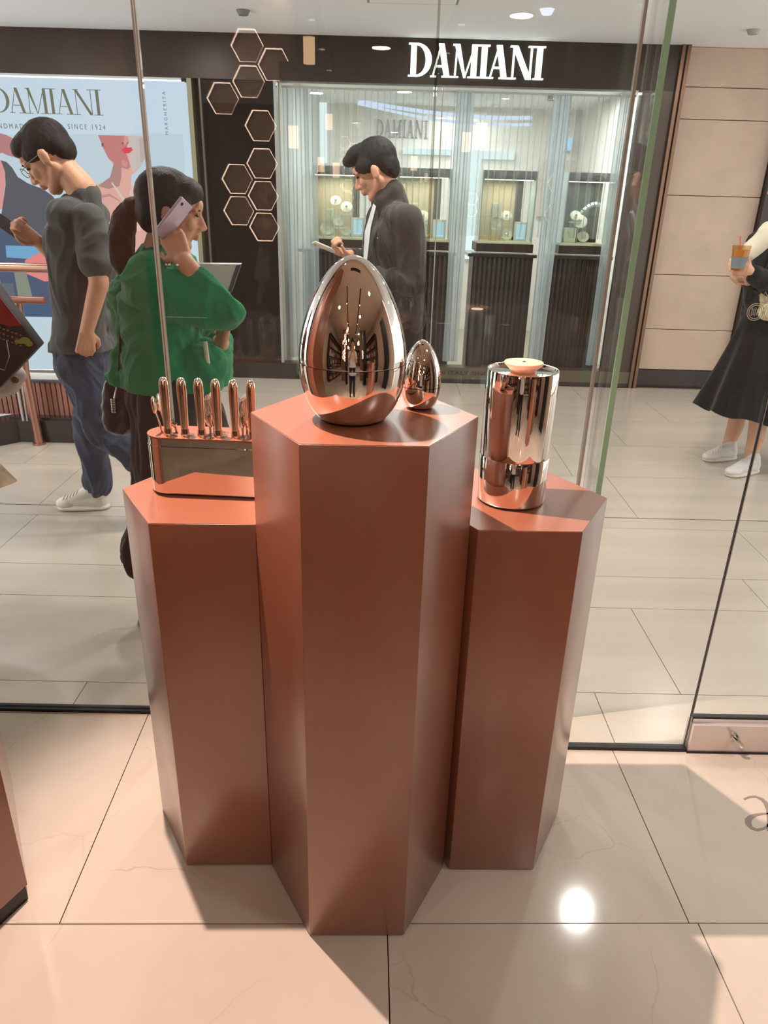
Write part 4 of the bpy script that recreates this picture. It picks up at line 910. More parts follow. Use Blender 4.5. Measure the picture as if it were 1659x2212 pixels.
def shoe(name, root, heel, toe, m, sole_m, s=1., lab=None, high=.07, parent=None):
    heel, toe = V(heel), V(toe); d = (toe-heel); L = d.length; d.normalize(); up = V((0, 0, 1)) if abs(d.z) < .7 else V((1, 0, 0)); r, f, u = basis(d, up)
    P = lambda x, y, z: heel+r*x+f*y+u*z; b = B(); rot = M((r, f, u)).transposed()
    b.cap(P(0, .04, .045), P(0, L-.055, .036), .038*s, .032*s); b.cap(P(0, .035, .05), P(0, .055, .05+high), .036*s, .037*s); b.cap(P(0, .07, .05+high*.6), P(0, L-.08, .045), .034*s, .03*s)
    b.ell(P(0, L-.052, .030), (.044*s, .055, .030), rot); b.ell(P(0, .045, .034), (.038*s, .046, .034), rot)
    up_ = remesh(b, name, m, root, .005, 3, parent=parent)
    b = B()
    for t_ in range(9):
        y = .038+(L-.088)*t_/8; w_ = .036+.008*sin(t_/8*3.0-.6); b.ell(P(0, y, .012), ((w_+.006)*s, .048, .018), rot)
    so = remesh(b, 'sole', sole_m, root, .005, 2, parent=up_)
    if lab: up_['label'] = lab
    b = B(); bt = BVHTree.FromPolygons([v.co+root.location for v in up_.data.vertices], [list(f.vertices) for f in up_.data.polygons])
    for j in range(5):
        y = .125*s+j*.017; row = []
        for k in range(-3, 4):
            p0 = P(k*.0085, y+.002*abs(k), .16); h = bt.ray_cast(p0, -u)
            row.append((h[0] if h[0] else P(k*.0085, y, .06))+u*.0015)
        b.tube(row, .003, 6)
    subpart(b, 'lace', m, up_, root); return up_
def ppl(name_lab, loc, grp='people in the mall'):
    return thing('person', name_lab, 'person', loc, grp)
skin = mat('skin_warm', (203, 148, 118), .5, var=.05, vscale=20, spec=.35); skin2 = mat('skin_light', (214, 164, 134), .5, var=.05, vscale=20, spec=.35)
hairm = mat('hair_black', (24, 18, 16), .5)
hairm2 = mat('hair_strands', (22, 17, 16), .62, var=.35, vscale=60, stretch=(1, 1, 4), bump=.5, bscale=220, spec=.25)
hairbr = mat('hair_darkbrown', (38, 26, 23), .6, var=.3, vscale=60, bump=.5, bscale=220, spec=.25)
def fabric(name, rgb, bump=.25, var=.08, sc=400): return mat(name, rgb, .9, var=var, vscale=7, bump=bump, bscale=sc, spec=.2, sheen=.15)

# --- A: man in grey T-shirt looking down at his phone, walking left
YA = 3.30; q = at
A_ = ppl('man with glasses in dark grey T-shirt and jeans walking left, looking down at a phone', (at(190, 760, YA).x, YA, 0))
sA = V((0, -1, 0)); pel = q(190, 775, YA); wai = q(184, 680, YA); che = q(176, 520, YA)
headC = q(107, 343, YA); fA, uA = V((-.80, 0, -.60)), V((-.60, 0, .80)); nk = q(176, 408, YA)
b = B(); P, rot = headparts(b, headC, fA, uA, nk, 1.06, rn=.062)
b.cap(nk, q(180, 450, YA), .056, .066)
torso(b, pel, wai, che, sA, -.012)
shL, shR = q(194, 474, YA-.16), q(184, 474, YA+.15)
elL, wrL = q(214, 612, YA-.20), q(188, 712, YA-.20); elR, wrR = q(140, 575, YA+.16), q(84, 522, YA+.05)
chain(b, [shL, elL, wrL], [.050, .040, .029]); chain(b, [shR, elR, wrR], [.050, .040, .028])
hand(b, wrL, q(183, 790, YA-.20)-wrL, (-.5, .8, 0), .95, .98, side=-1); hand(b, wrR, q(40, 494, YA+.02)-wrR, (.1, -.6, .5), 1.0, .98)
hpL, hpR = pel+V((0, -.09, -.03)), pel+V((0, .09, -.03))
knR = q(196, 925, YA+.06); anR = q(212, 1052, YA+.05); knL = q(222, 928, YA-.13); anL = q(322, 1010, YA-.12)
chain(b, [hpR, knR, anR], [.078, .055, .036]); chain(b, [hpL, knL, anL], [.078, .055, .036])
toeR = V((at(126, 1098, YA+.05).x, YA+.04, .0)); heelR = V((at(233, 1098, YA+.05).x, YA+.06, .0))
b.cap(anR, anR+V((-.05, 0, -.03)), .034, .03); b.cap(anL, anL+V((.02, 0, -.06)), .034, .03)
bodyA = remesh(b, 'body', skin, A_, .0055, 4)
headextras(A_, P, rot, 1.06, bodyA)
b = B()      # short black hair, volume on top
E_ = lambda c, rad: b.ell(P(*c), [k*1.06 for k in rad], rot, 20)
E_((0, -.022, .048), (.083, .100, .088)); E_((0, .030, .090), (.066, .070, .040)); E_((0, .062, .085), (.055, .040, .030)); E_((0, -.070, .010), (.070, .045, .066)); 
for k in (-1, 1): E_((k*.066, .012, .036), (.017, .050, .034))
remesh(b, 'hair', hairm2, A_, .005, 3, wr=.0022, wf=40, wdir=(1, 1, .35))
b = B(); torso(b, pel+V((0, 0, .035)), wai, che, sA, .014); b.cap(che, nk+V((.012, 0, -.03)), .10, .062)
slL = shL+(elL-shL)*.62; slR = shR+(elR-shR)*.62
chain(b, [shL, slL], [.062, .060]); chain(b, [shR, slR], [.060, .058]); b.cap(slL, slL+(elL-shL)*.05, .065, .066)
b.cap(pel+V((0, -.075, .03)), pel+V((0, .075, .03)), .128, .128); b.cap(pel+V((0, -.08, -.06)), pel+V((0, .08, -.06)), .128, .128); b.cap(pel+V((0, 0, -.06)), pel+V((0, 0, .05)), .128, .128)
remesh(b, 'tshirt', fabric('grey_tshirt', (68, 69, 69)), A_, .0065, 4, wr=.0045, wf=8, wdir=(1, 1, .5), hem=q(185, 748, YA).z)
jeans = fabric('blue_jeans', (52, 64, 82), .35, .3, 500)
b = B(); torso(b, pel, pel+V((0, 0, .06)), pel+V((0, 0, .07)), sA, .006, sh=.06); chain(b, [hpR, knR, knR*.45+anR*.55, anR+V((0, 0, .015))], [.098, .073, .064, .062]); chain(b, [hpL, knL, knL*.45+anL*.55, anL], [.098, .074, .064, .060])
remesh(b, 'jeans', jeans, A_, .0065, 3, wr=.005, wf=10, wdir=(1, 1, .6))
cr_ = mat('white_leather', (222, 214, 198), .45, var=.04); so_ = mat('white_sole', (226, 220, 208), .5)
shoe('shoe', A_, heelR, toeR, cr_, so_, 1.08)
aL = anL; shoe('shoe', A_, aL+V((.085, 0, .02)), aL+V((-.02, 0, -.25)), cr_, so_, 1.05)
b = B()      # glasses
for k in (-1, 1):
    c0 = P(k*.034, .104, .010); r_, f_, u_ = basis(fA, uA)
    b.tube([c0+(r_*cos(t*pi/8)*.026+u_*sin(t*pi/8)*.020) for t in range(17)], .0016, 6)
    b.tube([P(k*.060, .100, .014), P(k*.076, .05, .016), P(k*.082, -.01, .010)], .0015, 6)
b.tube([P(-.009, .106, .012), P(0, .110, .015), P(.009, .106, .012)], .0015, 6); subpart(b, 'glasses', mat('glasses_frame', (150, 150, 140), .3, metal=.7), bodyA, A_)
def phone(name, lab, c, long_, nrm, L, W_, Tn, front, case, root_parent=None):
    c = V(c); l = V(long_).normalized(); n = V(nrm); n = (n-l*n.dot(l)).normalized(); w_ = l.cross(n)
    t = thing(name, lab, 'phone', c); b = B(); rot = M((w_, l, n)).transposed().to_4x4()
    b.box((-W_/2, -L/2, -Tn/2), (W_/2, L/2, Tn/2)); o = b.obj('case', case, t, bevel=Tn*.35); o.data.transform(rot)
    b = B(); b.box((-W_/2+.003, -L/2+.004, Tn/2-.0002), (W_/2-.003, L/2-.004, Tn/2+.0004)); o = b.obj('screen', front, t); o.data.transform(rot)
    b = B(); b.lathe([(0, -Tn/2-.0012), (.005, -Tn/2-.0012), (.005, -Tn/2), (0, -Tn/2)], (W_*.28, L*.38, 0), 12); o = b.obj('camera_lens', black, t); o.data.transform(rot); return t
phone('phone', 'large dark phone held in the hand of the man in the grey T-shirt', q(22, 492, YA+.02), q(-10, 470, YA)-q(50, 512, YA+.03), (.4, -.35, .8), .165, .078, .010, mat('phone_glass', (26, 28, 34), .1), mat('phone_silver', (96, 98, 106), .25, metal=.6))

# --- C: man in dark jacket
YC = 3.85
C_ = ppl('man in dark jacket over a white shirt, before the boutique window', (at(850, 700, YC).x, YC, 0))
sC = V((.35, -.94, 0)); pel = q(856, 700, YC); wai = q(856, 620, YC); che = q(850, 520, YC)
headC = q(812, 371, YC); fC, uC = V((-.86, .18, -.44)), V((-.42, .05, .90)); nk = q(838, 425, YC)
b = B(); P, rot = headparts(b, headC, fC, uC, nk, 1.04, rn=.064); b.cap(nk, q(845, 450, YC), .058, .066)
torso(b, pel, wai, che, sC, -.012)
shL, shR = che+V((.06, -.155, .095)), che+V((-.06, .155, .095)); elL = q(892, 612, YC-.18); wrL = q(800, 600, YC-.16); elR = q(800, 600, YC+.12); wrR = q(757, 552, YC-.05)
chain(b, [shL, elL, wrL], [.05, .04, .029]); chain(b, [shR, elR, wrR], [.05, .04, .029])
hand(b, wrR, q(712, 536, YC-.1)-wrR, (.1, -.3, .9), 1.1, 1.0); hand(b, wrL, q(760, 600, YC-.2)-wrL, (0, .3, .9), .9, 1.0)
hpL, hpR = pel+V((.03, -.09, -.03)), pel+V((-.03, .09, -.03)); 
anL, anR = V((pel.x+.05, YC-.10, .09)), V((pel.x-.08, YC+.10, .09)); knL, knR = (hpL+anL)/2+V((-.02, 0, .02)), (hpR+anR)/2+V((-.02, 0, .02))
chain(b, [hpR, knR, anR], [.078, .055, .036]); chain(b, [hpL, knL, anL], [.078, .055, .036])
bodyC = remesh(b, 'body', skin, C_, .006, 4); headextras(C_, P, rot, 1.04, bodyC)
b = B(); E_ = lambda c, rad: b.ell(P(*c), [k*1.04 for k in rad], rot, 20)
E_((0, -.022, .050), (.084, .102, .092)); E_((0, .040, .100), (.066, .070, .042)); E_((0, .086, .094), (.058, .040, .028)); E_((0, -.070, .005), (.072, .045, .070))
for k in (-1, 1): E_((k*.068, .020, .040), (.018, .052, .036))
remesh(b, 'hair', hairm2, C_, .006, 3, wr=.0026, wf=38, wdir=(1, 1, .35))
b = B(); torso(b, pel+V((0, 0, .05)), wai, che, sC, .022, sh=.15); b.cap(che, nk+V((.02, 0, -.03)), .11, .078); b.cap(nk+V((.0, 0, -.03)), nk+V((.012, 0, .012)), .074, .072)
chain(b, [shL, elL, wrL], [.074, .062, .045]); chain(b, [shR, elR, wrR+(elR-wrR)*.1], [.074, .062, .045])
jk = fabric('dark_jacket', (52, 47, 42), .4, .1, 300)
remesh(b, 'jacket', jk, C_, .007, 4, wr=.005, wf=8, wdir=(1, 1, .5))
b = B(); fr = V((-.94, -.35, 0)); 
b.poly3([q(797, 470, YC-.16), q(806, 440, YC-.10), q(812, 446, YC-.13), q(801, 490, YC-.17), q(793, 560, YC-.17), q(785, 560, YC-.16), q(788, 500, YC-.16)], (0, .05, 0)); part(b, 'shirt_edge', fabric('white_shirt', (206, 210, 212)), C_)
b = B(); torso(b, pel, pel+V((0, 0, .05)), pel+V((0, 0, .06)), sC, .004, sh=.05); chain(b, [hpR, knR, anR], [.098, .078, .062]); chain(b, [hpL, knL, anL], [.098, .078, .062])
remesh(b, 'trousers', fabric('black_trousers', (28, 26, 28)), C_, .008, 3, wr=.004)
for an in (anL, anR): shoe('shoe', C_, V((an.x+.05, an.y, 0)), V((an.x-.21, an.y-.04, 0)), mat('black_leather', (26, 22, 20), .3), black, 1.05)
phone('phone', 'thin pale phone held by the man in the dark jacket', q(702, 534, YC-.1), q(685, 527, YC-.1)-q(722, 543, YC-.08), (.3, .25, .9), .12, .070, .010, mat('phone_glass', (26, 28, 34), .1), mat('phone_cream', (206, 200, 180), .4))

# --- B: woman in green hooded top, phone at her ear
YB = 2.36
B_ = ppl('woman in green hooded top and wide black trousers with a phone at her ear', (at(370, 820, YB).x, YB, 0))
sB = V((0, 1, 0)); pel = q(372, 845, YB); wai = q(365, 750, YB); che = q(358, 662, YB)
headC = q(370, 460, YB); fB, uB = V((.93, .24, -.20)), V((.16, 0, .98)); nk = q(345, 552, YB)
b = B(); P, rot = headparts(b, headC, fB, uB, nk, .90, True, rn=.055); b.cap(nk, q(350, 600, YB), .055, .085)
torso(b, pel, wai, che, sB, -.01, .92)
shR, shL = che+V((0, -.155, .075)), che+V((0, .155, .075)); elR = q(484, 672, YB-.19); wrR = q(398, 566, YB-.17); elL = q(455, 740, YB+.16); wrL = q(478, 742, YB-.02)
chain(b, [shR, elR, wrR], [.044, .036, .028]); chain(b, [shL, elL, wrL], [.044, .036, .026])
hand(b, wrR, q(368, 505, YB-.12)-wrR, (-.3, .9, .2), .55, .92, side=-1); hand(b, wrL, V((.03, -.04, .09)), (-.6, -.3, 0), 1.1, .92)
hpR, hpL = pel+V((0, -.085, -.03)), pel+V((0, .085, -.03)); anR = V((at(300, 1300, YB-.06).x+.05, YB-.06, .09)); anL = V((anR.x+.32, YB+.1, .09)); knR = (hpR+anR)/2+V((.03, 0, 0)); knL = (hpL+anL)/2+V((.03, 0, .02))
chain(b, [hpR, knR, anR], [.076, .052, .034]); chain(b, [hpL, knL, anL], [.076, .052, .034])
bodyB = remesh(b, 'body', skin, B_, .005, 4); headextras(B_, P, rot, .90, bodyB)
b = B(); E_ = lambda c, rad: b.ell(P(*c), [k*.90 for k in rad], rot, 20)
E_((0, -.022, .046), (.084, .104, .092)); E_((0, -.055, -.005), (.078, .062, .075)); E_((0, .035, .075), (.070, .062, .048))
for k in (-1, 1): E_((k*.066, .012, .034), (.019, .052, .040))
remesh(b, 'hair', hairbr, B_, .0055, 4, wr=.0016, wf=40, wdir=(.4, 1, 1))
b = B(); pt_ = [q(311, 440, YB), q(286, 446, YB), q(268, 474, YB), q(262, 515, YB), q(264, 560, YB), q(268, 606, YB)]; chain(b, pt_, [.020, .028, .036, .040, .036, .012])
remesh(b, 'ponytail', hairbr, B_, .005, 3, wr=.004, wf=30, wdir=(1, 1, .3))
green = fabric('green_fleece', (4, 122, 78), .5, .12, 250)
b = B(); torso(b, q(366, 800, YB), q(364, 745, YB), che, sB, .016, .98); b.cap(che, nk+V((0, 0, -.03)), .11, .065)
chain(b, [shR, shR*.5+elR*.5, elR, elR*.42+wrR*.58], [.070, .066, .052, .040]); chain(b, [shL, shL*.5+elL*.5, elL, elL*.4+wrL*.6], [.072, .072, .062, .046])
b.cap(q(296, 660, YB-.02), q(300, 750, YB), .07, .06); b.cap(q(300, 780, YB), q(445, 792, YB), .085, .085); b.cap(q(310, 780, YB-.08), q(440, 792, YB-.08), .07, .07)
b.cap(q(300, 820, YB), q(440, 828, YB), .095, .095); b.cap(q(310, 820, YB-.08), q(432, 828, YB-.08), .07, .07)
remesh(b, 'hooded_top', green, B_, .0065, 4, wr=.0055, wf=9, wdir=(1, 1, .8), hem=q(365, 824, YB).z)
b = B(); b.cap(q(284, 630, YB-.05), q(335, 592, YB-.09), .042, .046); b.cap(q(284, 630, YB+.05), q(330, 595, YB+.09), .042, .046); b.cap(q(276, 655, YB-.05), q(276, 655, YB+.05), .052, .052); b.cap(q(335, 592, YB-.09), q(385, 622, YB-.11), .038, .03); b.cap(q(280, 632, YB-.05), q(280, 632, YB+.05), .05, .05)
remesh(b, 'hood', green, B_, .0065, 4, wr=.006, wf=11)
b = B(); b.tube([q(443, 738, YB-.13), q(448, 780, YB-.135), q(455, 818, YB-.13)], [.007, .0075, .0075], 8); part(b, 'drawstring', fabric('cream_cord', (196, 196, 176)), B_)
b = B(); chain(b, [hpR, knR, anR+V((.015, 0, .20))], [.105, .10, .100]); chain(b, [hpL, knL, anL+V((0, 0, .20))], [.105, .11, .105]); torso(b, pel+V((0, 0, -.01)), pel+V((0, 0, .04)), pel+V((0, 0, .05)), sB, .02, .95, sh=.05)
remesh(b, 'trousers', fabric('black_wide_trousers', (22, 20, 22)), B_, .008, 3, wr=.006, wf=7, wdir=(1.2, 1.2, .3))
gs = mat('taupe_suede', (92, 78, 68), .7)
for an in (anR, anL): shoe('shoe', B_, V((an.x-.055, an.y, 0)), V((an.x+.18, an.y, 0)), gs, mat('taupe_sole', (120, 104, 90), .6), .95, high=.04)
b = B(); 
for t_ in range(9): b.ell(q(386, 574, YB-.17)+V((.034*cos(t_*.7), -.034*sin(t_*.7)*.9, .004*sin(t_*.7))), (.005, .005, .005), seg=8)
part(b, 'bracelet', silver, B_, smooth=True)
phone('phone', 'pale lilac phone pressed to the ear of the woman in green', q(374, 474, YB-.125), q(396, 446, YB-.11)-q(352, 503, YB-.13), (-.66, .40, .5), .128, .064, .011, mat('phone_glass', (26, 28, 34), .1), mat('phone_lilac', (196, 180, 196), .25, metal=.3))
t = thing('folder', 'grey paper folder held in front of the woman in green', 'folder', q(480, 600, YB-.06))
pts = [q(424, 570, YB-.04), q(521, 571, YB-.04), q(500, 632, YB-.07), q(470, 650, YB-.08), q(436, 610, YB-.06)]; b = B(); b.poly3(pts, (0, .012, .003)); part(b, 'cover', mat('grey_paper', (206, 202, 206), .6, var=.04), t)
b = B(); b.poly3([q(510, 574, YB-.046), q(521, 571, YB-.046), q(500, 632, YB-.076), q(492, 630, YB-.076)], (0, .004, .001)); part(b, 'spine', mat('navy_edge', (60, 66, 84), .6), t)
# shoulder bag of B
t = thing('shoulder_bag', 'small black bag with a silver charm behind the back of the woman in green', 'bag', q(256, 870, YB+.02))
b = B(); b.cap(q(254, 838, YB-.03), q(256, 905, YB-.03), .045, .055); b.cap(q(268, 838, YB-.03), q(264, 905, YB-.03), .045, .055); remesh(b, 'body', mat('black_leather_bag', (20, 18, 20), .35), t, .007, 3, wr=.002)
part(B().tube([q(266, 830, YB-.055), q(258, 800, YB-.07), q(262, 700, YB-.11), q(300, 610, YB-.16)], .006, 8), 'strap', black, t)
b = B()
for k in range(6): b.lathe([(0, -.003), (.011, -.003), (.011, .003), (0, .003)], q(246+k*.4, 862+k*5.2, YB-.085), 12)
part(b, 'charm', silver, t); part(B().tube([q(253, 828, YB-.08), q(250, 845, YB-.085), q(247, 860, YB-.085)], .003, 6), 'charm_chain', silver, t)

# --- D: woman at the right edge
YD = 4.30
D_ = ppl('woman in long black skirt and white sneakers at the right edge carrying a drink', (at(1640, 900, YD).x, YD, 0))
sD = V((.15, -.99, 0)); pel = q(1660, 700, YD); wai = q(1662, 650, YD); che = q(1668, 565, YD); headC = q(1705, 395, YD); nk = q(1697, 470, YD)
b = B(); P, rot = headparts(b, headC, V((-.95, -.1, -.25)), V((-.2, 0, .97)), nk, 1., True); b.cap(nk, che+V((0, 0, .1)), .055, .08); torso(b, pel, wai, che, sD, -.01, .92)
shL, shR = che+V((0, -.15, .09)), che+V((0, .15, .09)); elL = q(1668, 618, YD-.2); wrL = q(1622, 588, YD-.26); elR = q(1650, 615, YD+.1); wrR = q(1614, 606, YD-.16)
chain(b, [shL, elL, wrL], [.044, .036, .027]); chain(b, [shR, elR, wrR], [.044, .036, .027])
hand(b, wrL, q(1584, 572, YD-.26)-wrL, (-.2, .8, .2), .9, .95); hand(b, wrR, q(1572, 606, YD-.2)-wrR, (0, -.4, .8), .8, .95)
hp1, hp2 = pel+V((0, -.08, -.03)), pel+V((0, .08, -.03)); an1 = V((at(1606, 985, YD-.08).x+.02, YD-.12, .09)); an2 = V((an1.x-.03, YD+.12, .09))
chain(b, [hp1, (hp1+an1)/2, an1+V((.01, 0, .12)), an1], [.076, .052, .050, .036]); chain(b, [hp2, (hp2+an2)/2, an2+V((.02, 0, .12)), an2], [.076, .052, .05, .036])
bodyD = remesh(b, 'body', skin2, D_, .0065, 4); headextras(D_, P, rot, 1., bodyD)
b = B(); E_ = lambda c, rad: b.ell(P(*c), rad, rot, 20); E_((0, -.022, .046), (.086, .106, .094)); E_((0, -.06, -.03), (.082, .062, .10)); remesh(b, 'hair', hairm2, D_, .007, 3, wr=.003, wf=40)
blk = fabric('black_knit', (26, 22, 22))
b = B(); torso(b, pel+V((0, 0, .06)), wai, che, sD, .012, .95); chain(b, [shL, elL, wrL+(elL-wrL)*.15], [.062, .055, .042]); chain(b, [shR, elR, wrR+(elR-wrR)*.15], [.062, .055, .042]); remesh(b, 'top', blk, D_, .007, 4, wr=.004)
b = B(); b.cap(q(1618, 546, YD-.20), q(1660, 505, YD-.20), .040, .055); b.cap(q(1660, 505, YD-.20), q(1710, 500, YD-.1), .055, .06); b.cap(q(1660, 505, YD-.10), q(1700, 500, YD+.1), .055, .06); remesh(b, 'shawl', fabric('cream_shawl', (222, 212, 188)), D_, .007, 4, wr=.004)
b = B(); b.cap(q(1664, 600, YD-.17), q(1660, 672, YD-.19), .035, .05); remesh(b, 'cream_panel', fabric('cream_knit', (214, 204, 160)), D_, .007, 3, wr=.003)
# pleated flared skirt
bm = bmesh.new(); top = q(1658, 668, YD); bot = q(1600, 905, YD); n = 96; rings = []
for k in range(15):
    u = k/14; cx_ = q(1658-20*u, 668+225*u, YD); rw = .13+.235*u**1.15; ring_ = []
    for i in range(n):
        a = 2*pi*i/n; pl = 1+.085*u*sin(a*11+.6*sin(a*3)); dip = -.06*u*max(0, -cos(a+.5))*0
        z = cx_.z - .04*u*(cos(a*1.0-.3)) + .014*u*sin(a*11)
        ring_.append(bm.verts.new((cx_.x+rw*pl*cos(a)*1.02, YD-.03+rw*pl*.85*sin(a), z)))
    rings.append(ring_)
for a, c in zip(rings, rings[1:]):
    for i in range(n): bm.faces.new((a[i], a[(i+1) % n], c[(i+1) % n], c[i])).smooth = True
bm.faces.new(rings[0]); bb = B(); bb.bm.free(); bb.bm = bm; part(bb, 'skirt', fabric('black_skirt', (22, 19, 20)), D_)
wsn = mat('white_sneaker', (214, 206, 202), .55)
for an, dy in ((an1, -.04), (an2, 0)): shoe('shoe', D_, V((an.x+.06, an.y, 0)), V((an.x-.17, an.y-.07+dy, 0)), wsn, mat('pale_sole', (206, 198, 190), .6), 1., high=.05)
t = thing('drink_cup', 'amber drink cup with grey sleeve in the hands of the woman in the skirt', 'cup', q(1590, 578, YD-.28)); c0 = q(1592, 585, YD-.29)
part(B().lathe([(0, 0), (.030, 0), (.046, .125), (.044, .125), (.029, .004), (0, .004)], c0, 24), 'cup', glassmat('cup_clear', (.9, .8, .65), 1.3), t)
part(B().lathe([(0, .004), (.029, .005), (.042, .105), (0, .105)], c0, 24), 'drink', mat('amber_drink', (196, 130, 62), .2), t)
part(B().lathe([(.031, .012), (.0395, .07), (.041, .07), (.0325, .012)], c0, 24), 'sleeve', mat('grey_sleeve', (112, 120, 124), .7), t)
part(B().tube([c0+V((0, 0, .08)), c0+V((-.02, 0, .17))], .003, 6), 'straw', mat('orange_straw', (206, 100, 40), .4), t)

# --- E: walker just outside the left edge; bag and skirt hem in view
YE = 2.30
E0 = ppl('person at the left edge, only the corner of a patterned skirt in view', (-1.62, YE, 0))
b = B(); pel = V((-1.62, YE, .86)); wai = V((-1.62, YE, 1.0)); che = V((-1.63, YE, 1.20)); nk = V((-1.64, YE, 1.38)); sE = V((0, -1, 0))
P, rot = headparts(b, V((-1.66, YE, 1.50)), V((-1, 0, -.1)), V((-.05, 0, 1)), nk, .97, True); b.cap(nk, che+V((0, 0, .1)), .05, .08); torso(b, pel, wai, che, sE, -.01, .92)
shL, shR = che+V((0, -.155, .08)), che+V((0, .155, .08)); elL = V((-1.55, YE-.20, 1.02)); wrL = V((-1.42, YE-.16, 1.06)); chain(b, [shL, elL, wrL], [.044, .036, .027]); hand(b, wrL, (.6, 0, .15), (0, .5, -.6), 1.0, .92)
chain(b, [shR, V((-1.6, YE+.18, 1.0)), V((-1.72, YE+.16, .82))], [.044, .036, .027]); hand(b, V((-1.72, YE+.16, .82)), (-.3, 0, -1), (.4, -.5, 0), .5, .92)
an1, an2 = V((-1.56, YE-.09, .09)), V((-1.80, YE+.09, .09))
for s_, an in ((-.08, an1), (.08, an2)): h_ = pel+V((0, s_, -.03)); chain(b, [h_, (h_+an)/2, an], [.076, .052, .034])
bodyE = remesh(b, 'body', skin2, E0, .007, 4); headextras(E0, P, rot, .97, bodyE)
b = B(); E_ = lambda c, rad: b.ell(P(*c), rad, rot, 20); E_((0, -.022, .046), (.086, .106, .094)); E_((0, -.06, -.04), (.082, .062, .12)); remesh(b, 'hair', hairbr, E0, .007, 3, wr=.003, wf=40)
b = B(); torso(b, pel+V((0, 0, .08)), wai, che, sE, .012, .95); chain(b, [shL, elL, elL*.3+wrL*.7], [.06, .052, .042]); chain(b, [shR, V((-1.6, YE+.18, 1.0)), V((-1.70, YE+.16, .86))], [.06, .052, .042]); remesh(b, 'top', fabric('plum_top', (84, 40, 44)), E0, .008, 4, wr=.004)
bm = bmesh.new(); rings = []
for k in range(12):
    u = k/11; z = .93-.52*u; rw = .14+.10*u; ring_ = []
    for i in range(64):
        a = 2*pi*i/64; pl = 1+.06*u*sin(a*8); x = -1.62+rw*pl*cos(a)+(.10*u*u*max(0, cos(a))**1.2); ring_.append(bm.verts.new((x, YE+rw*pl*.9*sin(a), z+(.13*u*max(0, cos(a))))))
    rings.append(ring_)
for a, c in zip(rings, rings[1:]):
    for i in range(64): bm.faces.new((a[i], a[(i+1) % 64], c[(i+1) % 64], c[i])).smooth = True
bm.faces.new(rings[0]); bb = B(); bb.bm.free(); bb.bm = bm
pf = mat('patterned_skirt', (176, 150, 120), .8, var=.45, vscale=16)
part(bb, 'skirt', pf, E0)
for an in (an1, an2): shoe('shoe', E0, V((an.x+.055, an.y, 0)), V((an.x-.18, an.y, 0)), gs, MATS['taupe_sole'], .95, high=.04)
# printed black bag hanging from that hand
YG = 2.12; t = thing('printed_bag', 'black shopping bag with pink print and a green mark at the left edge', 'bag', q(-10, 760, YG))
bagm = mat('black_print', (34, 24, 26), .55, var=.5, vscale=26)
pts = [q(-120, 640, YG), q(-30, 596, YG), q(0, 640, YG), q(83, 750, YG), q(0, 838, YG), q(-60, 850, YG), q(-130, 760, YG)]
b = B(); b.poly3(pts, (0, .045, .005)); o = part(b, 'body', bagm, t, bevel=.004)
red = mat('red_gloss', (150, 34, 34), .4, var=.3, vscale=30)
b = B(); b.poly3([q(-60, 612, YG-.003), q(-2, 640, YG-.003), q(46, 702, YG-.003), q(20, 706, YG-.003), q(-60, 676, YG-.003)], (0, .0025, 0)); part(b, 'red_panel', red, t)
b = B(); 
for px, py, w_, h_ in ((44, 738, 14, 5), (54, 736, 12, 8), (62, 742, 9, 7)): b.ell(q(px, py, YG-.004), (w_*.0013, .002, h_*.0013))
part(b, 'green_mark', mat('green_print', (140, 150, 50), .5), t)
b = B()
for k in range(9):
    for r_ in range(3):
        a_ = q(-30+k*9, 700+r_*11+k*3.2, YG-.004); b.box(a_, a_+V((.006, .001, .0035+.002*((k+r_) % 2))))
part(b, 'print_line', mat('pink_print', (170, 96, 104), .5), t)
b = B(); b.tube([q(-20, 790, YG-.008), q(10, 800, YG-.008), q(20, 770, YG-.008), q(14, 735, YG-.008)], .0015, 6); part(b, 'cord', mat('cream_cord2', (190, 180, 150), .6), t)
part(B().tube([q(-60, 610, YG+.04), q(-68, 560, YG+.04), q(-50, 530, YG+.04), q(-34, 560, YG+.04), q(-34, 602, YG+.04)], .005, 8), 'handle', black, t)
t = thing('white_pouch', 'white soft pouch with a brown dot hanging under the printed bag', 'bag', q(10, 830, YG+.05))
b = B(); b.cap(q(-40, 840, YG+.15), q(20, 826, YG+.15), .045, .038); b.cap(q(-50, 800, YG+.155), q(36, 812, YG+.155), .03, .028); remesh(b, 'body', mat('white_fabric', (206, 194, 186), .8), t, .006, 4, wr=.003)
part(B().ell(q(32, 820, YG+.118), (.013, .006, .012)), 'dot', mat('brown_dot', (112, 74, 56), .5), t, smooth=True)
part(B().tube([q(-40, 800, YG+.14), q(-50, 740, YG+.14), q(-56, 620, YG+.13), q(-50, 545, YG+.08)], .004, 6), 'strap', MATS['white_fabric'], t)

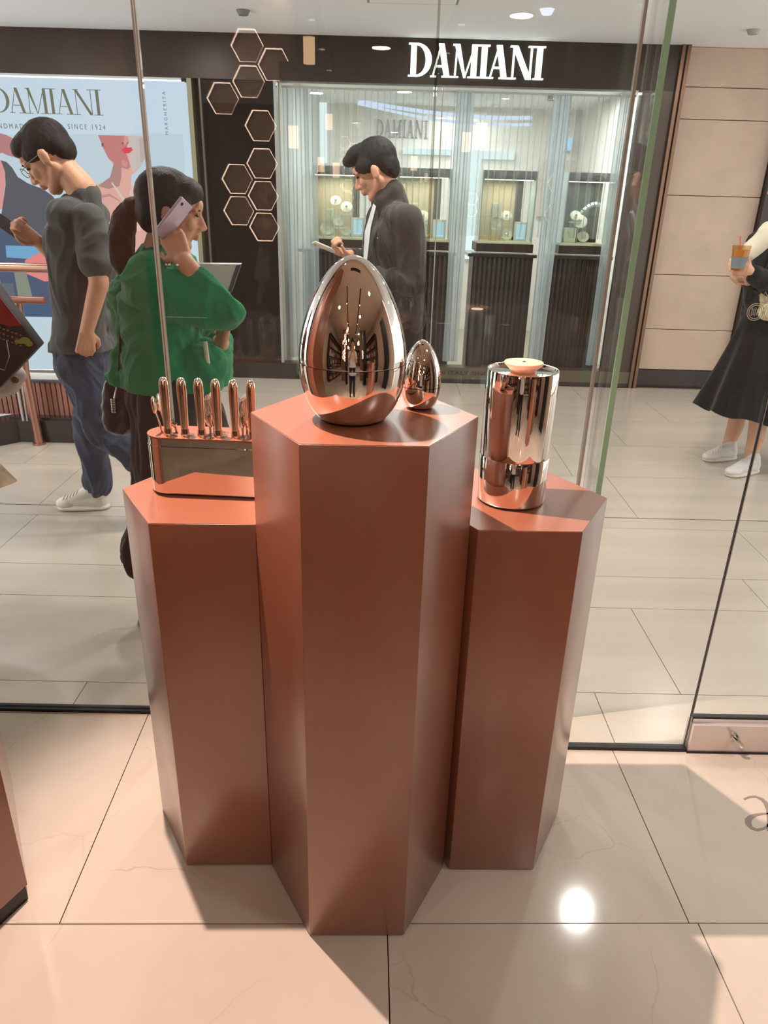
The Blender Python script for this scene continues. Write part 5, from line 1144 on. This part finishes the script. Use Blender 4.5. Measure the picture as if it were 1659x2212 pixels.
# --- photographer, mirrored in the steel eggs
F_ = ppl('photographer in white T-shirt and black trousers, seen only mirrored in the large egg', (0.0, -.42, 0), 'people in the store')
YF = -.42; b = B(); pel = V((0, YF, .92)); wai = V((0, YF, 1.05)); che = V((0, YF+.01, 1.28)); nk = V((0, YF+.02, 1.46)); sF = V((-1, 0, 0))
P, rot = headparts(b, V((0, YF+.07, 1.60)), V((0, 1, -.35)), V((0, .3, 1)), nk, 1.0); b.cap(nk, che+V((0, 0, .1)), .055, .08); torso(b, pel, wai, che, sF, -.01)
for g in (-1, 1):
    sh_ = che+V((g*.165, 0, .10)); el = V((g*.20, YF+.16, 1.20)); wr = V((g*.07, YF+.33, 1.36)); chain(b, [sh_, el, wr], [.05, .04, .029]); hand(b, wr, (-g*.5, .3, .7), (0, 1, 0), .9, .9, side=g)
    an = V((g*.11, YF, .09)); h_ = pel+V((g*.09, 0, -.03)); chain(b, [h_, (h_+an)/2, an], [.078, .055, .036])
bodyF = remesh(b, 'body', skin, F_, .009, 4); headextras(F_, P, rot, 1., bodyF)
b = B(); E_ = lambda c, rad: b.ell(P(*c), rad, rot, 20); E_((0, -.022, .050), (.084, .102, .092)); E_((0, .04, .095), (.066, .070, .04)); remesh(b, 'hair', hairm2, F_, .009, 3)
b = B(); torso(b, pel+V((0, 0, .03)), wai, che, sF, .02)
for g in (-1, 1): sh_ = che+V((g*.165, 0, .10)); el = V((g*.20, YF+.16, 1.20)); chain(b, [sh_, sh_*.4+el*.6], [.07, .064])
remesh(b, 'tshirt', fabric('white_tshirt', (216, 208, 200)), F_, .009, 4, wr=.004)
b = B(); torso(b, pel, pel+V((0, 0, .05)), pel+V((0, 0, .06)), sF, .004, sh=.05)
for g in (-1, 1): an = V((g*.11, YF, .09)); h_ = pel+V((g*.09, 0, -.03)); chain(b, [h_, (h_+an)/2, an], [.098, .078, .062])
remesh(b, 'trousers', fabric('black_trousers2', (30, 30, 34)), F_, .009, 3, wr=.004)
for g in (-1, 1): shoe('shoe', F_, V((g*.11, YF-.06, 0)), V((g*.12, YF+.20, 0)), MATS['black_leather'], black, 1.05)
